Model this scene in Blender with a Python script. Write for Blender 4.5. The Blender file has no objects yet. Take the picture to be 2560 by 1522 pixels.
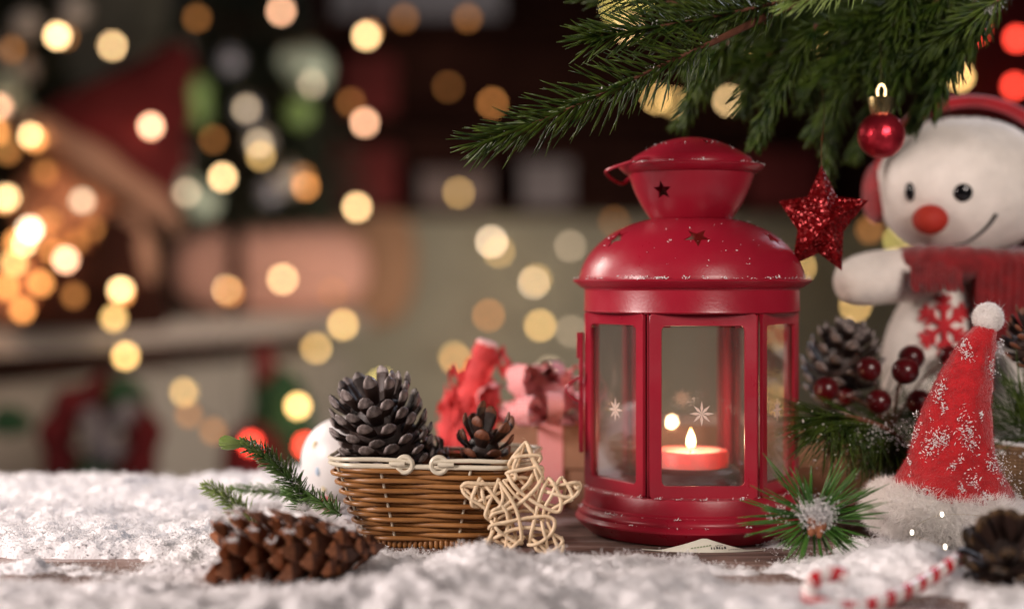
import bpy, math, random
import numpy as np
from mathutils import Vector, Matrix
random.seed(7); rng = np.random.default_rng(7)
scene = bpy.context.scene
COL = scene.collection
S = 0.01                                   # all measures below are in centimetres
R = math.radians

# ---------------------------------------------------------------- camera
HCAM, FPX, YH = 12.5, 3747.0, 700.0       # eye height (cm), focal length in photo pixels, horizon row
cam_d = bpy.data.cameras.new('camera'); cam = bpy.data.objects.new('camera', cam_d); COL.objects.link(cam)
cam.location = (0, 0, HCAM*S); cam.rotation_euler = (R(90), 0, 0)
cam_d.sensor_width = 36; cam_d.lens = 36*FPX/2560; cam_d.shift_y = -(761-YH)/2560
cam_d.clip_start = 0.01; cam_d.clip_end = 50
cam_d.dof.use_dof = True; cam_d.dof.focus_distance = 0.692; cam_d.dof.aperture_fstop = 2.75; cam_d.dof.aperture_blades = 0
scene.camera = cam

# ---------------------------------------------------------------- world, lamps and added fills
w = bpy.data.worlds.new('World'); scene.world = w; w.use_nodes = True
w.node_tree.nodes['Background'].inputs[0].default_value = (0.85, 0.88, 1.0, 1)
w.node_tree.nodes['Background'].inputs[1].default_value = 0.018

def area(name, loc, target, sx, sy, power, col, spread=180):
    l = bpy.data.lights.new(name, 'AREA'); l.shape = 'RECTANGLE'; l.size = sx*S; l.size_y = sy*S
    l.energy = power; l.color = col; l.spread = R(spread)
    o = bpy.data.objects.new(name, l); COL.objects.link(o)
    o.location = Vector(loc)*S
    o.rotation_euler = (Vector(target)-Vector(loc)).to_track_quat('-Z', 'Y').to_euler()
    return o
area('key_lamp', (-78, 34, 36), (4, 74, 7), 22, 22, 10.0, (1.0, 0.845, 0.79))
area('front_fill', (34, 0, 40), (22, 80, 10), 22, 22, 0.46, (1.0, 0.86, 0.78), 50)  # added fill that brightens the snowman and hat
area('rim_lamp', (48, 112, 46), (12, 74, 10), 14, 22, 2.6, (0.84, 0.86, 1.0))
area('back_left_lamp', (-58, 112, 44), (-2, 78, 5), 24, 24, 3.8, (1.0, 0.85, 0.77))
area('room_fill', (60, 165, 12), (-38, 300, -6), 44, 30, 4.6, (1.0, 0.80, 0.66), 80)  # added unseen fill for the sideboard, cushion and lower wall
area('room_side_fill', (-8, 140, 34), (-72, 214, 14), 20, 20, 0.6, (1.0, 0.64, 0.42), 70)  # added warm fill that brightens the santa doll

scene.view_settings.view_transform = 'Standard'; scene.view_settings.look = 'None'
scene.view_settings.exposure = 0.0; scene.view_settings.gamma = 1.0
scene.view_settings.use_curve_mapping = False
scene.render.engine = 'CYCLES'
cy = scene.cycles
cy.use_denoising = True; cy.denoiser = 'OPENIMAGEDENOISE'
cy.use_adaptive_sampling = False
cy.max_bounces = 8; cy.diffuse_bounces = 3; cy.glossy_bounces = 3; cy.transmission_bounces = 6; cy.transparent_max_bounces = 16
cy.sample_clamp_indirect = 2.0; cy.caustics_reflective = False; cy.caustics_refractive = False
cy.blur_glossy = 0.5; cy.use_light_tree = True

# ---------------------------------------------------------------- helpers
K = 2560/2496.0
def D(x, y, Y):
    """photo reading (x, y) at depth Y -> point in cm"""
    return np.array([(x*K-1280)*Y/FPX, Y, HCAM-(y*K-YH)*Y/FPX])
def px(n, Y): return n*K*Y/FPX

class G:                                   # geometry collector (cm)
    def __init__(s): s.v=[]; s.q=[]; s.t=[]; s.n=0; s.qm=[]; s.tm=[]
    def add(s, V, q=None, t=None, m=0):
        V=np.asarray(V,float).reshape(-1,3)
        if q is not None and len(q): q=np.asarray(q,int).reshape(-1,4); s.q.append(q+s.n); s.qm.append(np.full(len(q),m))
        if t is not None and len(t): t=np.asarray(t,int).reshape(-1,3); s.t.append(t+s.n); s.tm.append(np.full(len(t),m))
        s.v.append(V); s.n+=len(V); return s
    def V(s): return np.concatenate(s.v)
    def mesh(s, name, origin=(0,0,0), smooth=True, sharp=None):
        V=(s.V()-np.asarray(origin))*S
        q=np.concatenate(s.q) if s.q else np.zeros((0,4),int)
        t=np.concatenate(s.t) if s.t else np.zeros((0,3),int)
        me=bpy.data.meshes.new(name)
        me.vertices.add(len(V)); me.vertices.foreach_set('co', V.astype(np.float32).ravel())
        nl=len(q)*4+len(t)*3; me.loops.add(nl)
        me.loops.foreach_set('vertex_index', np.concatenate([q.ravel(),t.ravel()]).astype(np.int32))
        npo=len(q)+len(t); me.polygons.add(npo)
        st=np.concatenate([np.arange(len(q))*4, len(q)*4+np.arange(len(t))*3]).astype(np.int32)
        me.polygons.foreach_set('loop_start', st)
        mi=np.concatenate((s.qm or [np.zeros(0)])+(s.tm or [np.zeros(0)])).astype(np.int32)
        me.polygons.foreach_set('material_index', mi)
        me.polygons.foreach_set('use_smooth', np.full(npo, smooth))
        me.update(calc_edges=True); me.validate()
        if smooth and sharp: me.set_sharp_from_angle(angle=R(sharp))
        return me

def link(name, me, mats, parent=None, loc=(0,0,0)):
    o=bpy.data.objects.new(name, me); COL.objects.link(o)
    for m in (mats if isinstance(mats,(list,tuple)) else [mats]):
        if m.name not in [x.name for x in me.materials if x]: me.materials.append(m)
    o.location=Vector(loc)*S
    if parent: o.parent=parent
    return o
def worldloc(o):
    v=Vector(o.location)
    while o.parent: o=o.parent; v=v+Vector(o.location)
    return np.array(v)/S
def part(name, g, mat, root, smooth=True, sharp=35, kind=None, label=None):
    """a part of root; geometry given in world cm"""
    o=link(name, g.mesh(name, worldloc(root), smooth, sharp), mat, root)
    if kind: o['kind']=kind
    if label: o['label']=label
    return o
def tag(o, label, cat, group=None, kind=None):
    if label: o['label']=label
    if cat: o['category']=cat
    if group: o['group']=group
    if kind: o['kind']=kind
    return o
def thing(name, label, cat, loc=(0,0,0), group=None):
    o=bpy.data.objects.new(name, None); COL.objects.link(o); o.location=Vector(loc)*S
    o.empty_display_size=0.01
    return tag(o, label, cat, group)
def single(name, g, mat, label=None, cat=None, loc=(0,0,0), smooth=True, sharp=35, kind=None, group=None):
    o=link(name, g.mesh(name, loc, smooth, sharp), mat, None, loc)
    return tag(o, label, cat, group, kind)

def spline(P, n=6, closed=False):
    P=np.asarray(P,float); m=len(P); out=[]
    segs = m if closed else m-1
    for i in range(segs):
        if closed: a,b,c,d=P[(i-1)%m],P[i],P[(i+1)%m],P[(i+2)%m]
        else: a,b,c,d=P[max(i-1,0)],P[i],P[i+1],P[min(i+2,m-1)]
        for k in range(n):
            t=k/n
            out.append(0.5*((2*b)+(-a+c)*t+(2*a-5*b+4*c-d)*t*t+(-a+3*b-3*c+d)*t**3))
    if not closed: out.append(P[-1])
    return np.array(out)

def tube(g, P, r, n=8, closed=False, m=0, caps=True, flat=1.0):
    P=np.asarray(P,float); k=len(P); r=np.broadcast_to(np.asarray(r,float),(k,))
    T=np.roll(P,-1,0)-np.roll(P,1,0) if closed else np.gradient(P,axis=0)
    T/=np.linalg.norm(T,axis=1,keepdims=True)+1e-12
    up=np.array([0,0,1.0]) if abs(T[0][2])<0.9 else np.array([1.0,0,0])
    N=np.zeros_like(P); nv=np.cross(np.cross(T[0],up),T[0]); N[0]=nv/np.linalg.norm(nv)
    for i in range(1,k):
        v=N[i-1]-T[i]*np.dot(N[i-1],T[i]); N[i]=v/(np.linalg.norm(v)+1e-12)
    B=np.cross(T,N)
    a=np.linspace(0,2*math.pi,n,endpoint=False)
    V=P[:,None]+r[:,None,None]*(np.cos(a)[None,:,None]*N[:,None]+flat*np.sin(a)[None,:,None]*B[:,None])
    V=V.reshape(-1,3); q=[]
    for i in range(k if closed else k-1):
        j=(i+1)%k
        for s in range(n): q.append((i*n+s, i*n+(s+1)%n, j*n+(s+1)%n, j*n+s))
    t=[]
    if caps and not closed:
        V=np.vstack([V,P[:1],P[-1:]]); c0,c1=k*n,k*n+1
        for s in range(n):
            t.append((c0,(s+1)%n,s)); t.append((c1,(k-1)*n+s,(k-1)*n+(s+1)%n))
    return g.add(V,q,t,m)

def lathe(g, prof, c=(0,0,0), n=48, m=0, axis=None, a0=0.0):
    """revolve (r,z) pairs about an axis through c"""
    prof=np.asarray(prof,float); k=len(prof)
    a=np.linspace(0,2*math.pi,n,endpoint=False)+a0
    V=np.stack([prof[:,0,None]*np.cos(a), prof[:,0,None]*np.sin(a), np.repeat(prof[:,1,None],n,1)],-1).reshape(-1,3)
    if axis is not None:
        M=np.array(Vector(axis).to_track_quat('Z','Y').to_matrix()); V=V@M.T
    V=V+np.asarray(c)
    i=np.arange(k-1)[:,None]*n; s=np.arange(n)[None]; s2=(s+1)%n
    q=np.stack(np.broadcast_arrays(i+s,i+s2,i+n+s2,i+n+s),-1).reshape(-1,4)
    return g.add(V,q,None,m)

def ellipsoid(g, c, rad, nu=32, nv=18, m=0, rot=None, f=None):
    v=np.linspace(-math.pi/2,math.pi/2,nv); u=np.linspace(0,2*math.pi,nu,endpoint=False)
    V=np.stack([np.cos(v)[:,None]*np.cos(u),np.cos(v)[:,None]*np.sin(u),np.repeat(np.sin(v)[:,None],nu,1)],-1).reshape(-1,3)
    if f is not None: V=f(V)
    V=V*np.asarray(rad)
    if rot is not None: V=V@np.asarray(rot).T
    i=np.arange(nv-1)[:,None]*nu; s=np.arange(nu)[None]; s2=(s+1)%nu
    q=np.stack(np.broadcast_arrays(i+s,i+s2,i+nu+s2,i+nu+s),-1).reshape(-1,4)
    return g.add(V+np.asarray(c),q,None,m)

def box(g, lo, hi, m=0, rot=None, c=None, bev=0.0):
    lo=np.asarray(lo,float); hi=np.asarray(hi,float)
    if bev>0:
        # chamfered box: three stacked rings top/bottom
        V=[];b=bev
        for z,i in ((lo[2],b),(lo[2]+b,0),(hi[2]-b,0),(hi[2],b)):
            for x,y in ((lo[0]+i+b,lo[1]+i),(hi[0]-i-b,lo[1]+i),(hi[0]-i,lo[1]+i+b),(hi[0]-i,hi[1]-i-b),(hi[0]-i-b,hi[1]-i),(lo[0]+i+b,hi[1]-i),(lo[0]+i,hi[1]-i-b),(lo[0]+i,lo[1]+i+b)):
                V.append((x,y,z))
        q=[(r*8+s,r*8+(s+1)%8,r*8+8+(s+1)%8,r*8+8+s) for r in range(3) for s in range(8)]
        V+= [((lo[0]+hi[0])/2,(lo[1]+hi[1])/2,lo[2]),((lo[0]+hi[0])/2,(lo[1]+hi[1])/2,hi[2])]
        t=[(32,(s+1)%8,s) for s in range(8)]+[(33,24+s,24+(s+1)%8) for s in range(8)]
        V=np.array(V)
    else:
        V=np.array([(x,y,z) for z in (lo[2],hi[2]) for y in (lo[1],hi[1]) for x in (lo[0],hi[0])])
        q=[(0,2,3,1),(4,5,7,6),(0,1,5,4),(2,6,7,3),(0,4,6,2),(1,3,7,5)]; t=None
    if rot is not None:
        c=np.asarray(c if c is not None else (lo+hi)/2); V=(V-c)@np.asarray(rot).T+c
    return g.add(V,q,t,m)

def rotz(a): return np.array([[math.cos(a),-math.sin(a),0],[math.sin(a),math.cos(a),0],[0,0,1]])
def basis(d, up=(0,0,1)):
    """matrix whose columns are side, along d, normal near up"""
    d=np.asarray(d,float); d=d/np.linalg.norm(d); u=np.asarray(up,float); s=np.cross(d,u)
    if np.linalg.norm(s)<1e-4: s=np.cross(d,(1,0,0.1))
    s/=np.linalg.norm(s); return np.stack([s,d,np.cross(s,d)],1)
def stamp(g, TV, q, t, Ms, Ps, m=0):
    """many copies of a small template: Ms (k,3,3), Ps (k,3)"""
    Ms=np.asarray(Ms); Ps=np.asarray(Ps); k=len(Ps); n=len(TV)
    if k==0: return g
    V=(np.einsum('kij,nj->kni',Ms,TV)+Ps[:,None]).reshape(-1,3)
    off=(np.arange(k)*n)[:,None,None]
    g.add(V, (np.asarray(q)[None]+off).reshape(-1,4) if q is not None and len(q) else None,
             (np.asarray(t)[None]+off).reshape(-1,3) if t is not None and len(t) else None, m)
    return g
def randrot(k):
    q=rng.normal(size=(k,4)); q/=np.linalg.norm(q,axis=1,keepdims=True); a,b,c,d=q.T
    return np.stack([np.stack([1-2*(c*c+d*d),2*(b*c-a*d),2*(b*d+a*c)],-1),np.stack([2*(b*c+a*d),1-2*(b*b+d*d),2*(c*d-a*b)],-1),np.stack([2*(b*d-a*c),2*(c*d+a*b),1-2*(b*b+c*c)],-1)],1)
OCT_V=np.array([(1,0,0),(-1,0,0),(0,1,0),(0,-1,0),(0,0,1),(0,0,-1)],float)
OCT_T=[(0,2,4),(2,1,4),(1,3,4),(3,0,4),(2,0,5),(1,2,5),(3,1,5),(0,3,5)]
def grains(g, P, smin, smax, stretch=2.2, m=0):
    """snow crystals: small random shards"""
    k=len(P); s=rng.uniform(smin,smax,k)**1.0
    M=randrot(k)*(s[:,None,None]*np.stack([rng.uniform(.3,.6,k),rng.uniform(.45,.9,k),rng.uniform(.9,stretch,k)],-1)[:,None,:])
    return stamp(g, OCT_V, None, OCT_T, M, P, m)

# smooth value noise in numpy
_lat=rng.random((257,257))
def vnoise(x,y,sc,seed=0):
    x=x*sc+seed*17.3+500; y=y*sc+seed*9.7+500
    xi=np.floor(x).astype(int); yi=np.floor(y).astype(int); fx=x-xi; fy=y-yi
    fx=fx*fx*(3-2*fx); fy=fy*fy*(3-2*fy); a=_lat[xi%256,yi%256]; b=_lat[(xi+1)%256,yi%256]; c=_lat[xi%256,(yi+1)%256]; d=_lat[(xi+1)%256,(yi+1)%256]
    return (a*(1-fx)+b*fx)*(1-fy)+(c*(1-fx)+d*fx)*fy

# ---------------------------------------------------------------- materials
def mat(name, col, rough=0.5, metal=0.0, var=0.12, vs=60, bump=0.0, bs=400, coat=0.0, sheen=0.0, sss=0.0, sssr=(1,.6,.5), ssss=0.003, spec=0.5, col2=None, rand=0.0, trans=0.0, emis=None):
    m=bpy.data.materials.new(name); m.use_nodes=True; nt=m.node_tree; N=nt.nodes; L=nt.links; b=N['Principled BSDF']
    b.inputs['Roughness'].default_value=rough; b.inputs['Metallic'].default_value=metal
    b.inputs['Specular IOR Level'].default_value=spec; b.inputs['Coat Weight'].default_value=coat
    b.inputs['Sheen Weight'].default_value=sheen
    if sss: b.inputs['Subsurface Weight'].default_value=sss; b.inputs['Subsurface Radius'].default_value=sssr; b.inputs['Subsurface Scale'].default_value=ssss
    tc=N.new('ShaderNodeTexCoord'); no=N.new('ShaderNodeTexNoise'); no.inputs['Scale'].default_value=vs; no.inputs['Detail'].default_value=5
    L.new(tc.outputs['Object'],no.inputs['Vector'])
    rp=N.new('ShaderNodeValToRGB'); L.new(no.outputs['Fac'],rp.inputs['Fac'])
    c2=col2 or tuple(min(1,c*(1+var*1.6)) for c in col); c1=tuple(c*(1-var*1.6) for c in col) if not col2 else col
    rp.color_ramp.elements[0].position=.3; rp.color_ramp.elements[1].position=.7
    rp.color_ramp.elements[0].color=(*c1,1); rp.color_ramp.elements[1].color=(*c2,1)
    out=rp.outputs['Color']
    if rand:
        oi=N.new('ShaderNodeObjectInfo'); mr=N.new('ShaderNodeMapRange'); mr.inputs[3].default_value=1-rand; mr.inputs[4].default_value=1+rand
        L.new(oi.outputs['Random'],mr.inputs[0]); hs=N.new('ShaderNodeHueSaturation'); L.new(mr.outputs[0],hs.inputs['Value']); L.new(out,hs.inputs['Color']); out=hs.outputs['Color']
    L.new(out,b.inputs['Base Color'])
    if bump:
        n2=N.new('ShaderNodeTexNoise'); n2.inputs['Scale'].default_value=bs; n2.inputs['Detail'].default_value=4; L.new(tc.outputs['Object'],n2.inputs['Vector'])
        bp=N.new('ShaderNodeBump'); bp.inputs['Strength'].default_value=bump; bp.inputs['Distance'].default_value=0.001
        L.new(n2.outputs['Fac'],bp.inputs['Height']); L.new(bp.outputs['Normal'],b.inputs['Normal'])
    if trans:
        tl=N.new('ShaderNodeBsdfTranslucent'); L.new(out,tl.inputs['Color']); mx=N.new('ShaderNodeMixShader'); mx.inputs[0].default_value=trans
        L.new(b.outputs[0],mx.inputs[1]); L.new(tl.outputs[0],mx.inputs[2]); L.new(mx.outputs[0],N['Material Output'].inputs['Surface'])
    if emis:
        b.inputs['Emission Color'].default_value=(*emis[:3],1); b.inputs['Emission Strength'].default_value=emis[3]
    return m
def nodes(m): return m.node_tree.nodes, m.node_tree.links, m.node_tree.nodes['Principled BSDF']
def emitter(name, col, strength):
    m=bpy.data.materials.new(name); m.use_nodes=True; N=m.node_tree.nodes; N.clear()
    e=N.new('ShaderNodeEmission'); o=N.new('ShaderNodeOutputMaterial'); e.inputs[0].default_value=(*col,1); e.inputs[1].default_value=strength
    m.node_tree.links.new(e.outputs[0],o.inputs[0]); return m

M={}
M['red_paint']=mat('red_satin_paint',(0.29,0.008,0.023),rough=.36,var=.05,vs=25,bump=.06,bs=900,spec=.5)
def worn(m, sc=45, lo=.24, hi=.42):
    N,L,b=nodes(m); tc=N.new('ShaderNodeTexCoord'); n=N.new('ShaderNodeTexNoise'); n.inputs['Scale'].default_value=sc; n.inputs['Detail'].default_value=8; n.inputs['Roughness'].default_value=.7
    L.new(tc.outputs['Object'],n.inputs['Vector']); mr=N.new('ShaderNodeMapRange'); mr.inputs[1].default_value=.3; mr.inputs[2].default_value=.7; mr.inputs[3].default_value=lo; mr.inputs[4].default_value=hi
    L.new(n.outputs['Fac'],mr.inputs[0]); L.new(mr.outputs[0],b.inputs['Roughness'])
worn(M['red_paint'])
M['snow']=mat('snow',(0.86,0.85,0.86),rough=.75,var=.03,vs=80,bump=.5,bs=700,spec=.3,sheen=.1)
M['flake']=mat('snow_flakes',(0.90,0.89,0.89),rough=.6,var=.02,vs=80,spec=.3,trans=.50)
M['cream_wire']=mat('cream_coated_wire',(0.66,0.60,0.47),rough=.32,var=.05)
M['cane']=mat('pale_rattan',(0.74,0.55,0.35),rough=.5,col2=(0.80,0.64,0.44),vs=90,bump=.35,bs=500)
M['wax']=mat('red_wax',(0.90,0.22,0.20),rough=.45,var=.04,sss=.8,sssr=(1,.25,.15),ssss=.012)
M['brown_scale']=mat('cone_scale_brown',(0.060,0.018,0.008),rough=.55,col2=(0.15,0.048,0.02),vs=150,bump=.4,bs=600,rand=.35)
M['tan_tip']=mat('cone_tip_tan',(0.24,0.068,0.024),rough=.5,col2=(0.50,0.20,0.085),vs=160,bump=.4,bs=700,rand=.25)
M['dark_scale']=mat('cone_scale_dark',(0.016,0.008,0.006),rough=.5,col2=(0.034,0.017,0.012),vs=150,bump=.4,bs=600,rand=.35)
M['grey_tip']=mat('cone_tip_weathered',(0.030,0.017,0.014),rough=.38,col2=(0.42,0.36,0.34),vs=210,bump=.5,bs=700,rand=.3)
M['bronze_tip']=mat('cone_tip_bronze',(0.02,0.011,0.007),rough=.4,col2=(0.10,0.055,0.02),vs=260,bump=.4,bs=700,rand=.4)
M['fir']=mat('fir_needle_green',(0.007,0.026,0.005),rough=.36,col2=(0.090,0.135,0.018),vs=130,spec=.25,trans=.18)  # yellow-green second colour paints highlights into the needles
M['fir_light']=mat('young_needle_green',(0.24,0.36,0.08),rough=.4,col2=(0.36,0.46,0.16),vs=70,trans=.25)
M['plastic_green']=mat('sprig_needle_green',(0.045,0.12,0.022),rough=.4,col2=(0.14,0.24,0.055),vs=70,trans=.15)
M['pine']=mat('pine_needle_green',(0.03,0.11,0.015),rough=.28,col2=(0.08,0.21,0.03),vs=50,trans=.15)
M['bark']=mat('reddish_bark',(0.10,0.030,0.016),rough=.6,col2=(0.17,0.06,0.03),vs=120,bump=.6,bs=400)
M['stemgreen']=mat('green_stem',(0.04,0.07,0.02),rough=.6)
M['felt']=mat('red_felt',(0.36,0.008,0.012),rough=.9,var=.12,vs=200,bump=.8,bs=900,sheen=.4,spec=.1)
M['white_fur']=mat('white_fur',(0.92,0.89,0.86),rough=.8,var=.03,spec=.2,trans=.42)
M['plush']=mat('white_plush',(0.83,0.77,0.71),rough=.9,var=.05,vs=90,bump=.6,bs=900,sheen=.3,spec=.1)
M['black']=mat('black_bead',(0.006,0.006,0.007),rough=.12)
M['thread']=mat('black_thread',(0.012,0.010,0.010),rough=.6)
M['carrot']=mat('orange_red_felt',(0.36,0.009,0.008),rough=.7,col2=(0.46,0.030,0.010),vs=60,bump=.4,bs=700)
M['scarf']=mat('dark_red_knit',(0.20,0.004,0.007),rough=.9,var=.2,vs=150,bump=.8,bs=600,sheen=.3)
M['red_plush']=mat('red_plush',(0.52,0.012,0.022),rough=.85,bump=.5,bs=700,sheen=.3)
M['berry']=mat('berry_red',(0.075,0.003,0.005),rough=.28,var=.2,vs=60,coat=.0)
M['kraft']=mat('kraft_cardboard',(0.38,0.20,0.12),rough=.75,var=.06,vs=40,bump=.1)
M['gold']=mat('gold_cap',(0.75,0.58,0.28),rough=.25,metal=1.0,var=.05)
M['crepe']=mat('red_crepe',(0.78,0.075,0.075),rough=.75,var=.12,vs=90,bump=.6,bs=300,trans=.2)
M['cup']=mat('candle_cup',(0.06,0.006,0.008),rough=.3,var=.05)
M['paper']=mat('printed_paper',(0.62,0.60,0.50),rough=.7,var=.06,vs=150)
M['ink']=mat('print_ink',(0.02,0.02,0.02),rough=.7)
M['ink_green']=mat('print_ink_green',(0.22,0.27,0.16),rough=.7)
M['frost']=mat('etched_frost',(0.80,0.66,0.58),rough=.8,var=.03,trans=.35)
M['bauble_red']=mat('red_metallic_bauble',(0.55,0.03,0.05),rough=.30,metal=.85,var=.15,vs=70,bump=.5,bs=350)
M['ball_white']=mat('white_glazed_ball',(0.80,0.78,0.77),rough=.4,var=.02,vs=50)
M['blue_dot']=mat('pale_blue_paint',(0.45,0.58,0.72),rough=.5)
M['yellow_dot']=mat('pale_yellow_paint',(0.75,0.65,0.42),rough=.5)

def glitter():
    m=mat('red_glitter',(0.20,0.003,0.005),rough=.30,metal=.55,var=.25,vs=500)
    N,L,b=nodes(m); tc=N.new('ShaderNodeTexCoord'); v=N.new('ShaderNodeTexVoronoi'); v.inputs['Scale'].default_value=1100
    L.new(tc.outputs['Object'],v.inputs['Vector'])
    s=N.new('ShaderNodeVectorMath'); s.operation='SUBTRACT'; s.inputs[1].default_value=(.5,.5,.5); L.new(v.outputs['Color'],s.inputs[0])
    sc=N.new('ShaderNodeVectorMath'); sc.operation='SCALE'; sc.inputs['Scale'].default_value=1.3; L.new(s.outputs[0],sc.inputs[0])
    ge=N.new('ShaderNodeNewGeometry'); ad=N.new('ShaderNodeVectorMath'); L.new(ge.outputs['Normal'],ad.inputs[0]); L.new(sc.outputs[0],ad.inputs[1])
    no=N.new('ShaderNodeVectorMath'); no.operation='NORMALIZE'; L.new(ad.outputs[0],no.inputs[0]); L.new(no.outputs[0],b.inputs['Normal'])
    return m
M['glitter']=glitter()

def wicker():
    m=mat('brown_wicker',(0.22,0.090,0.024),rough=.33,col2=(0.34,0.155,0.048),vs=90,spec=.5)
    N,L,b=nodes(m); tc=N.new('ShaderNodeTexCoord'); mp=N.new('ShaderNodeMapping'); mp.inputs['Scale'].default_value=(60,60,2200)
    wv=N.new('ShaderNodeTexNoise'); wv.inputs['Scale'].default_value=1.0; wv.inputs['Detail'].default_value=3
    L.new(tc.outputs['Object'],mp.inputs['Vector']); L.new(mp.outputs[0],wv.inputs['Vector'])
    bp=N.new('ShaderNodeBump'); bp.inputs['Strength'].default_value=.5; bp.inputs['Distance'].default_value=.0006
    L.new(wv.outputs['Fac'],bp.inputs['Height']); L.new(bp.outputs[0],b.inputs['Normal']); return m
M['wicker']=wicker()

def wood():
    m=mat('weathered_white_wood',(0.20,0.13,0.105),rough=.8,bump=0)
    N,L,b=nodes(m); tc=N.new('ShaderNodeTexCoord'); mp=N.new('ShaderNodeMapping'); mp.inputs['Scale'].default_value=(6,110,60)
    n=N.new('ShaderNodeTexNoise'); n.inputs['Scale'].default_value=2.0; n.inputs['Detail'].default_value=7; n.inputs['Roughness'].default_value=.65
    L.new(tc.outputs['Object'],mp.inputs['Vector']); L.new(mp.outputs[0],n.inputs['Vector'])
    n2=N.new('ShaderNodeTexNoise'); n2.inputs['Scale'].default_value=22; n2.inputs['Detail'].default_value=5; L.new(tc.outputs['Object'],n2.inputs['Vector'])
    ad=N.new('ShaderNodeMath'); ad.operation='ADD'; L.new(n.outputs['Fac'],ad.inputs[0]); L.new(n2.outputs['Fac'],ad.inputs[1])
    rp=N.new('ShaderNodeValToRGB'); e=rp.color_ramp.elements; e[0].position=.40; e[0].color=(0.06,0.035,0.028,1); e[1].position=.62; e[1].color=(0.44,0.38,0.37,1)
    x=e.new(.5); x.color=(0.22,0.13,0.10,1)
    hf=N.new('ShaderNodeMath'); hf.operation='MULTIPLY'; hf.inputs[1].default_value=.5; L.new(ad.outputs[0],hf.inputs[0]); L.new(hf.outputs[0],rp.inputs['Fac']); L.new(rp.outputs[0],b.inputs['Base Color'])
    bp=N.new('ShaderNodeBump'); bp.inputs['Strength'].default_value=.6; bp.inputs['Distance'].default_value=.002; L.new(n.outputs['Fac'],bp.inputs['Height']); L.new(bp.outputs[0],b.inputs['Normal'])
    return m
M['wood']=wood()

def gingham(name, c1, c2, per):
    m=mat(name,c1,rough=.8,var=0); N,L,b=nodes(m); tc=N.new('ShaderNodeTexCoord'); sp=N.new('ShaderNodeSeparateXYZ'); L.new(tc.outputs['Object'],sp.inputs[0])
    outs=[]
    for ax in ('X','Z'):
        a=N.new('ShaderNodeMath'); a.operation='MULTIPLY'; a.inputs[1].default_value=1/(per*S); L.new(sp.outputs[ax],a.inputs[0])
        f=N.new('ShaderNodeMath'); f.operation='FRACT'; L.new(a.outputs[0],f.inputs[0])
        g=N.new('ShaderNodeMath'); g.operation='GREATER_THAN'; g.inputs[1].default_value=.5; L.new(f.outputs[0],g.inputs[0]); outs.append(g)
    ad=N.new('ShaderNodeMath'); ad.operation='ADD'; L.new(outs[0].outputs[0],ad.inputs[0]); L.new(outs[1].outputs[0],ad.inputs[1])
    h=N.new('ShaderNodeMath'); h.operation='MULTIPLY'; h.inputs[1].default_value=.5; L.new(ad.outputs[0],h.inputs[0])
    mx=N.new('ShaderNodeMix'); mx.data_type='RGBA'; L.new(h.outputs[0],mx.inputs[0]); mx.inputs[6].default_value=(*c1,1); mx.inputs[7].default_value=(*c2,1)
    L.new(mx.outputs[2],b.inputs['Base Color']); return m
M['gingham']=gingham('pink_gingham',(0.86,0.15,0.16),(0.92,0.62,0.60),0.17)

def glass():
    m=bpy.data.materials.new('dusty_glass'); m.use_nodes=True; N=m.node_tree.nodes; L=m.node_tree.links; N.clear()
    o=N.new('ShaderNodeOutputMaterial'); t=N.new('ShaderNodeBsdfTransparent'); t.inputs[0].default_value=(.96,.96,.95,1)
    gl=N.new('ShaderNodeBsdfGlossy'); gl.inputs['Roughness'].default_value=.03
    lw=N.new('ShaderNodeLayerWeight'); lw.inputs[0].default_value=.35
    mr=N.new('ShaderNodeMapRange'); mr.inputs[1].default_value=0; mr.inputs[2].default_value=1; mr.inputs[3].default_value=.045; mr.inputs[4].default_value=.5
    L.new(lw.outputs['Facing'],mr.inputs[0])
    mx=N.new('ShaderNodeMixShader'); L.new(mr.outputs[0],mx.inputs[0]); L.new(t.outputs[0],mx.inputs[1]); L.new(gl.outputs[0],mx.inputs[2])
    tc=N.new('ShaderNodeTexCoord'); n=N.new('ShaderNodeTexNoise'); n.inputs['Scale'].default_value=1100; n.inputs['Detail'].default_value=2; L.new(tc.outputs['Object'],n.inputs['Vector'])
    n2=N.new('ShaderNodeTexNoise'); n2.inputs['Scale'].default_value=60; L.new(tc.outputs['Object'],n2.inputs['Vector'])
    ml=N.new('ShaderNodeMath'); ml.operation='MULTIPLY'; L.new(n.outputs['Fac'],ml.inputs[0]); L.new(n2.outputs['Fac'],ml.inputs[1])
    r=N.new('ShaderNodeValToRGB'); r.color_ramp.elements[0].position=.39; r.color_ramp.elements[1].position=.47; r.color_ramp.elements[0].color=(.03,.03,.03,1); r.color_ramp.elements[1].color=(.35,.35,.35,1)
    L.new(ml.outputs[0],r.inputs[0])
    d=N.new('ShaderNodeBsdfDiffuse'); d.inputs[0].default_value=(.8,.75,.7,1); tl=N.new('ShaderNodeBsdfTranslucent'); tl.inputs[0].default_value=(.8,.7,.6,1)
    dm=N.new('ShaderNodeMixShader'); dm.inputs[0].default_value=.5; L.new(d.outputs[0],dm.inputs[1]); L.new(tl.outputs[0],dm.inputs[2])
    m2=N.new('ShaderNodeMixShader'); L.new(r.outputs[0],m2.inputs[0]); L.new(mx.outputs[0],m2.inputs[1]); L.new(dm.outputs[0],m2.inputs[2])
    L.new(m2.outputs[0],o.inputs[0]); return m
M['glass']=glass()

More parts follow.
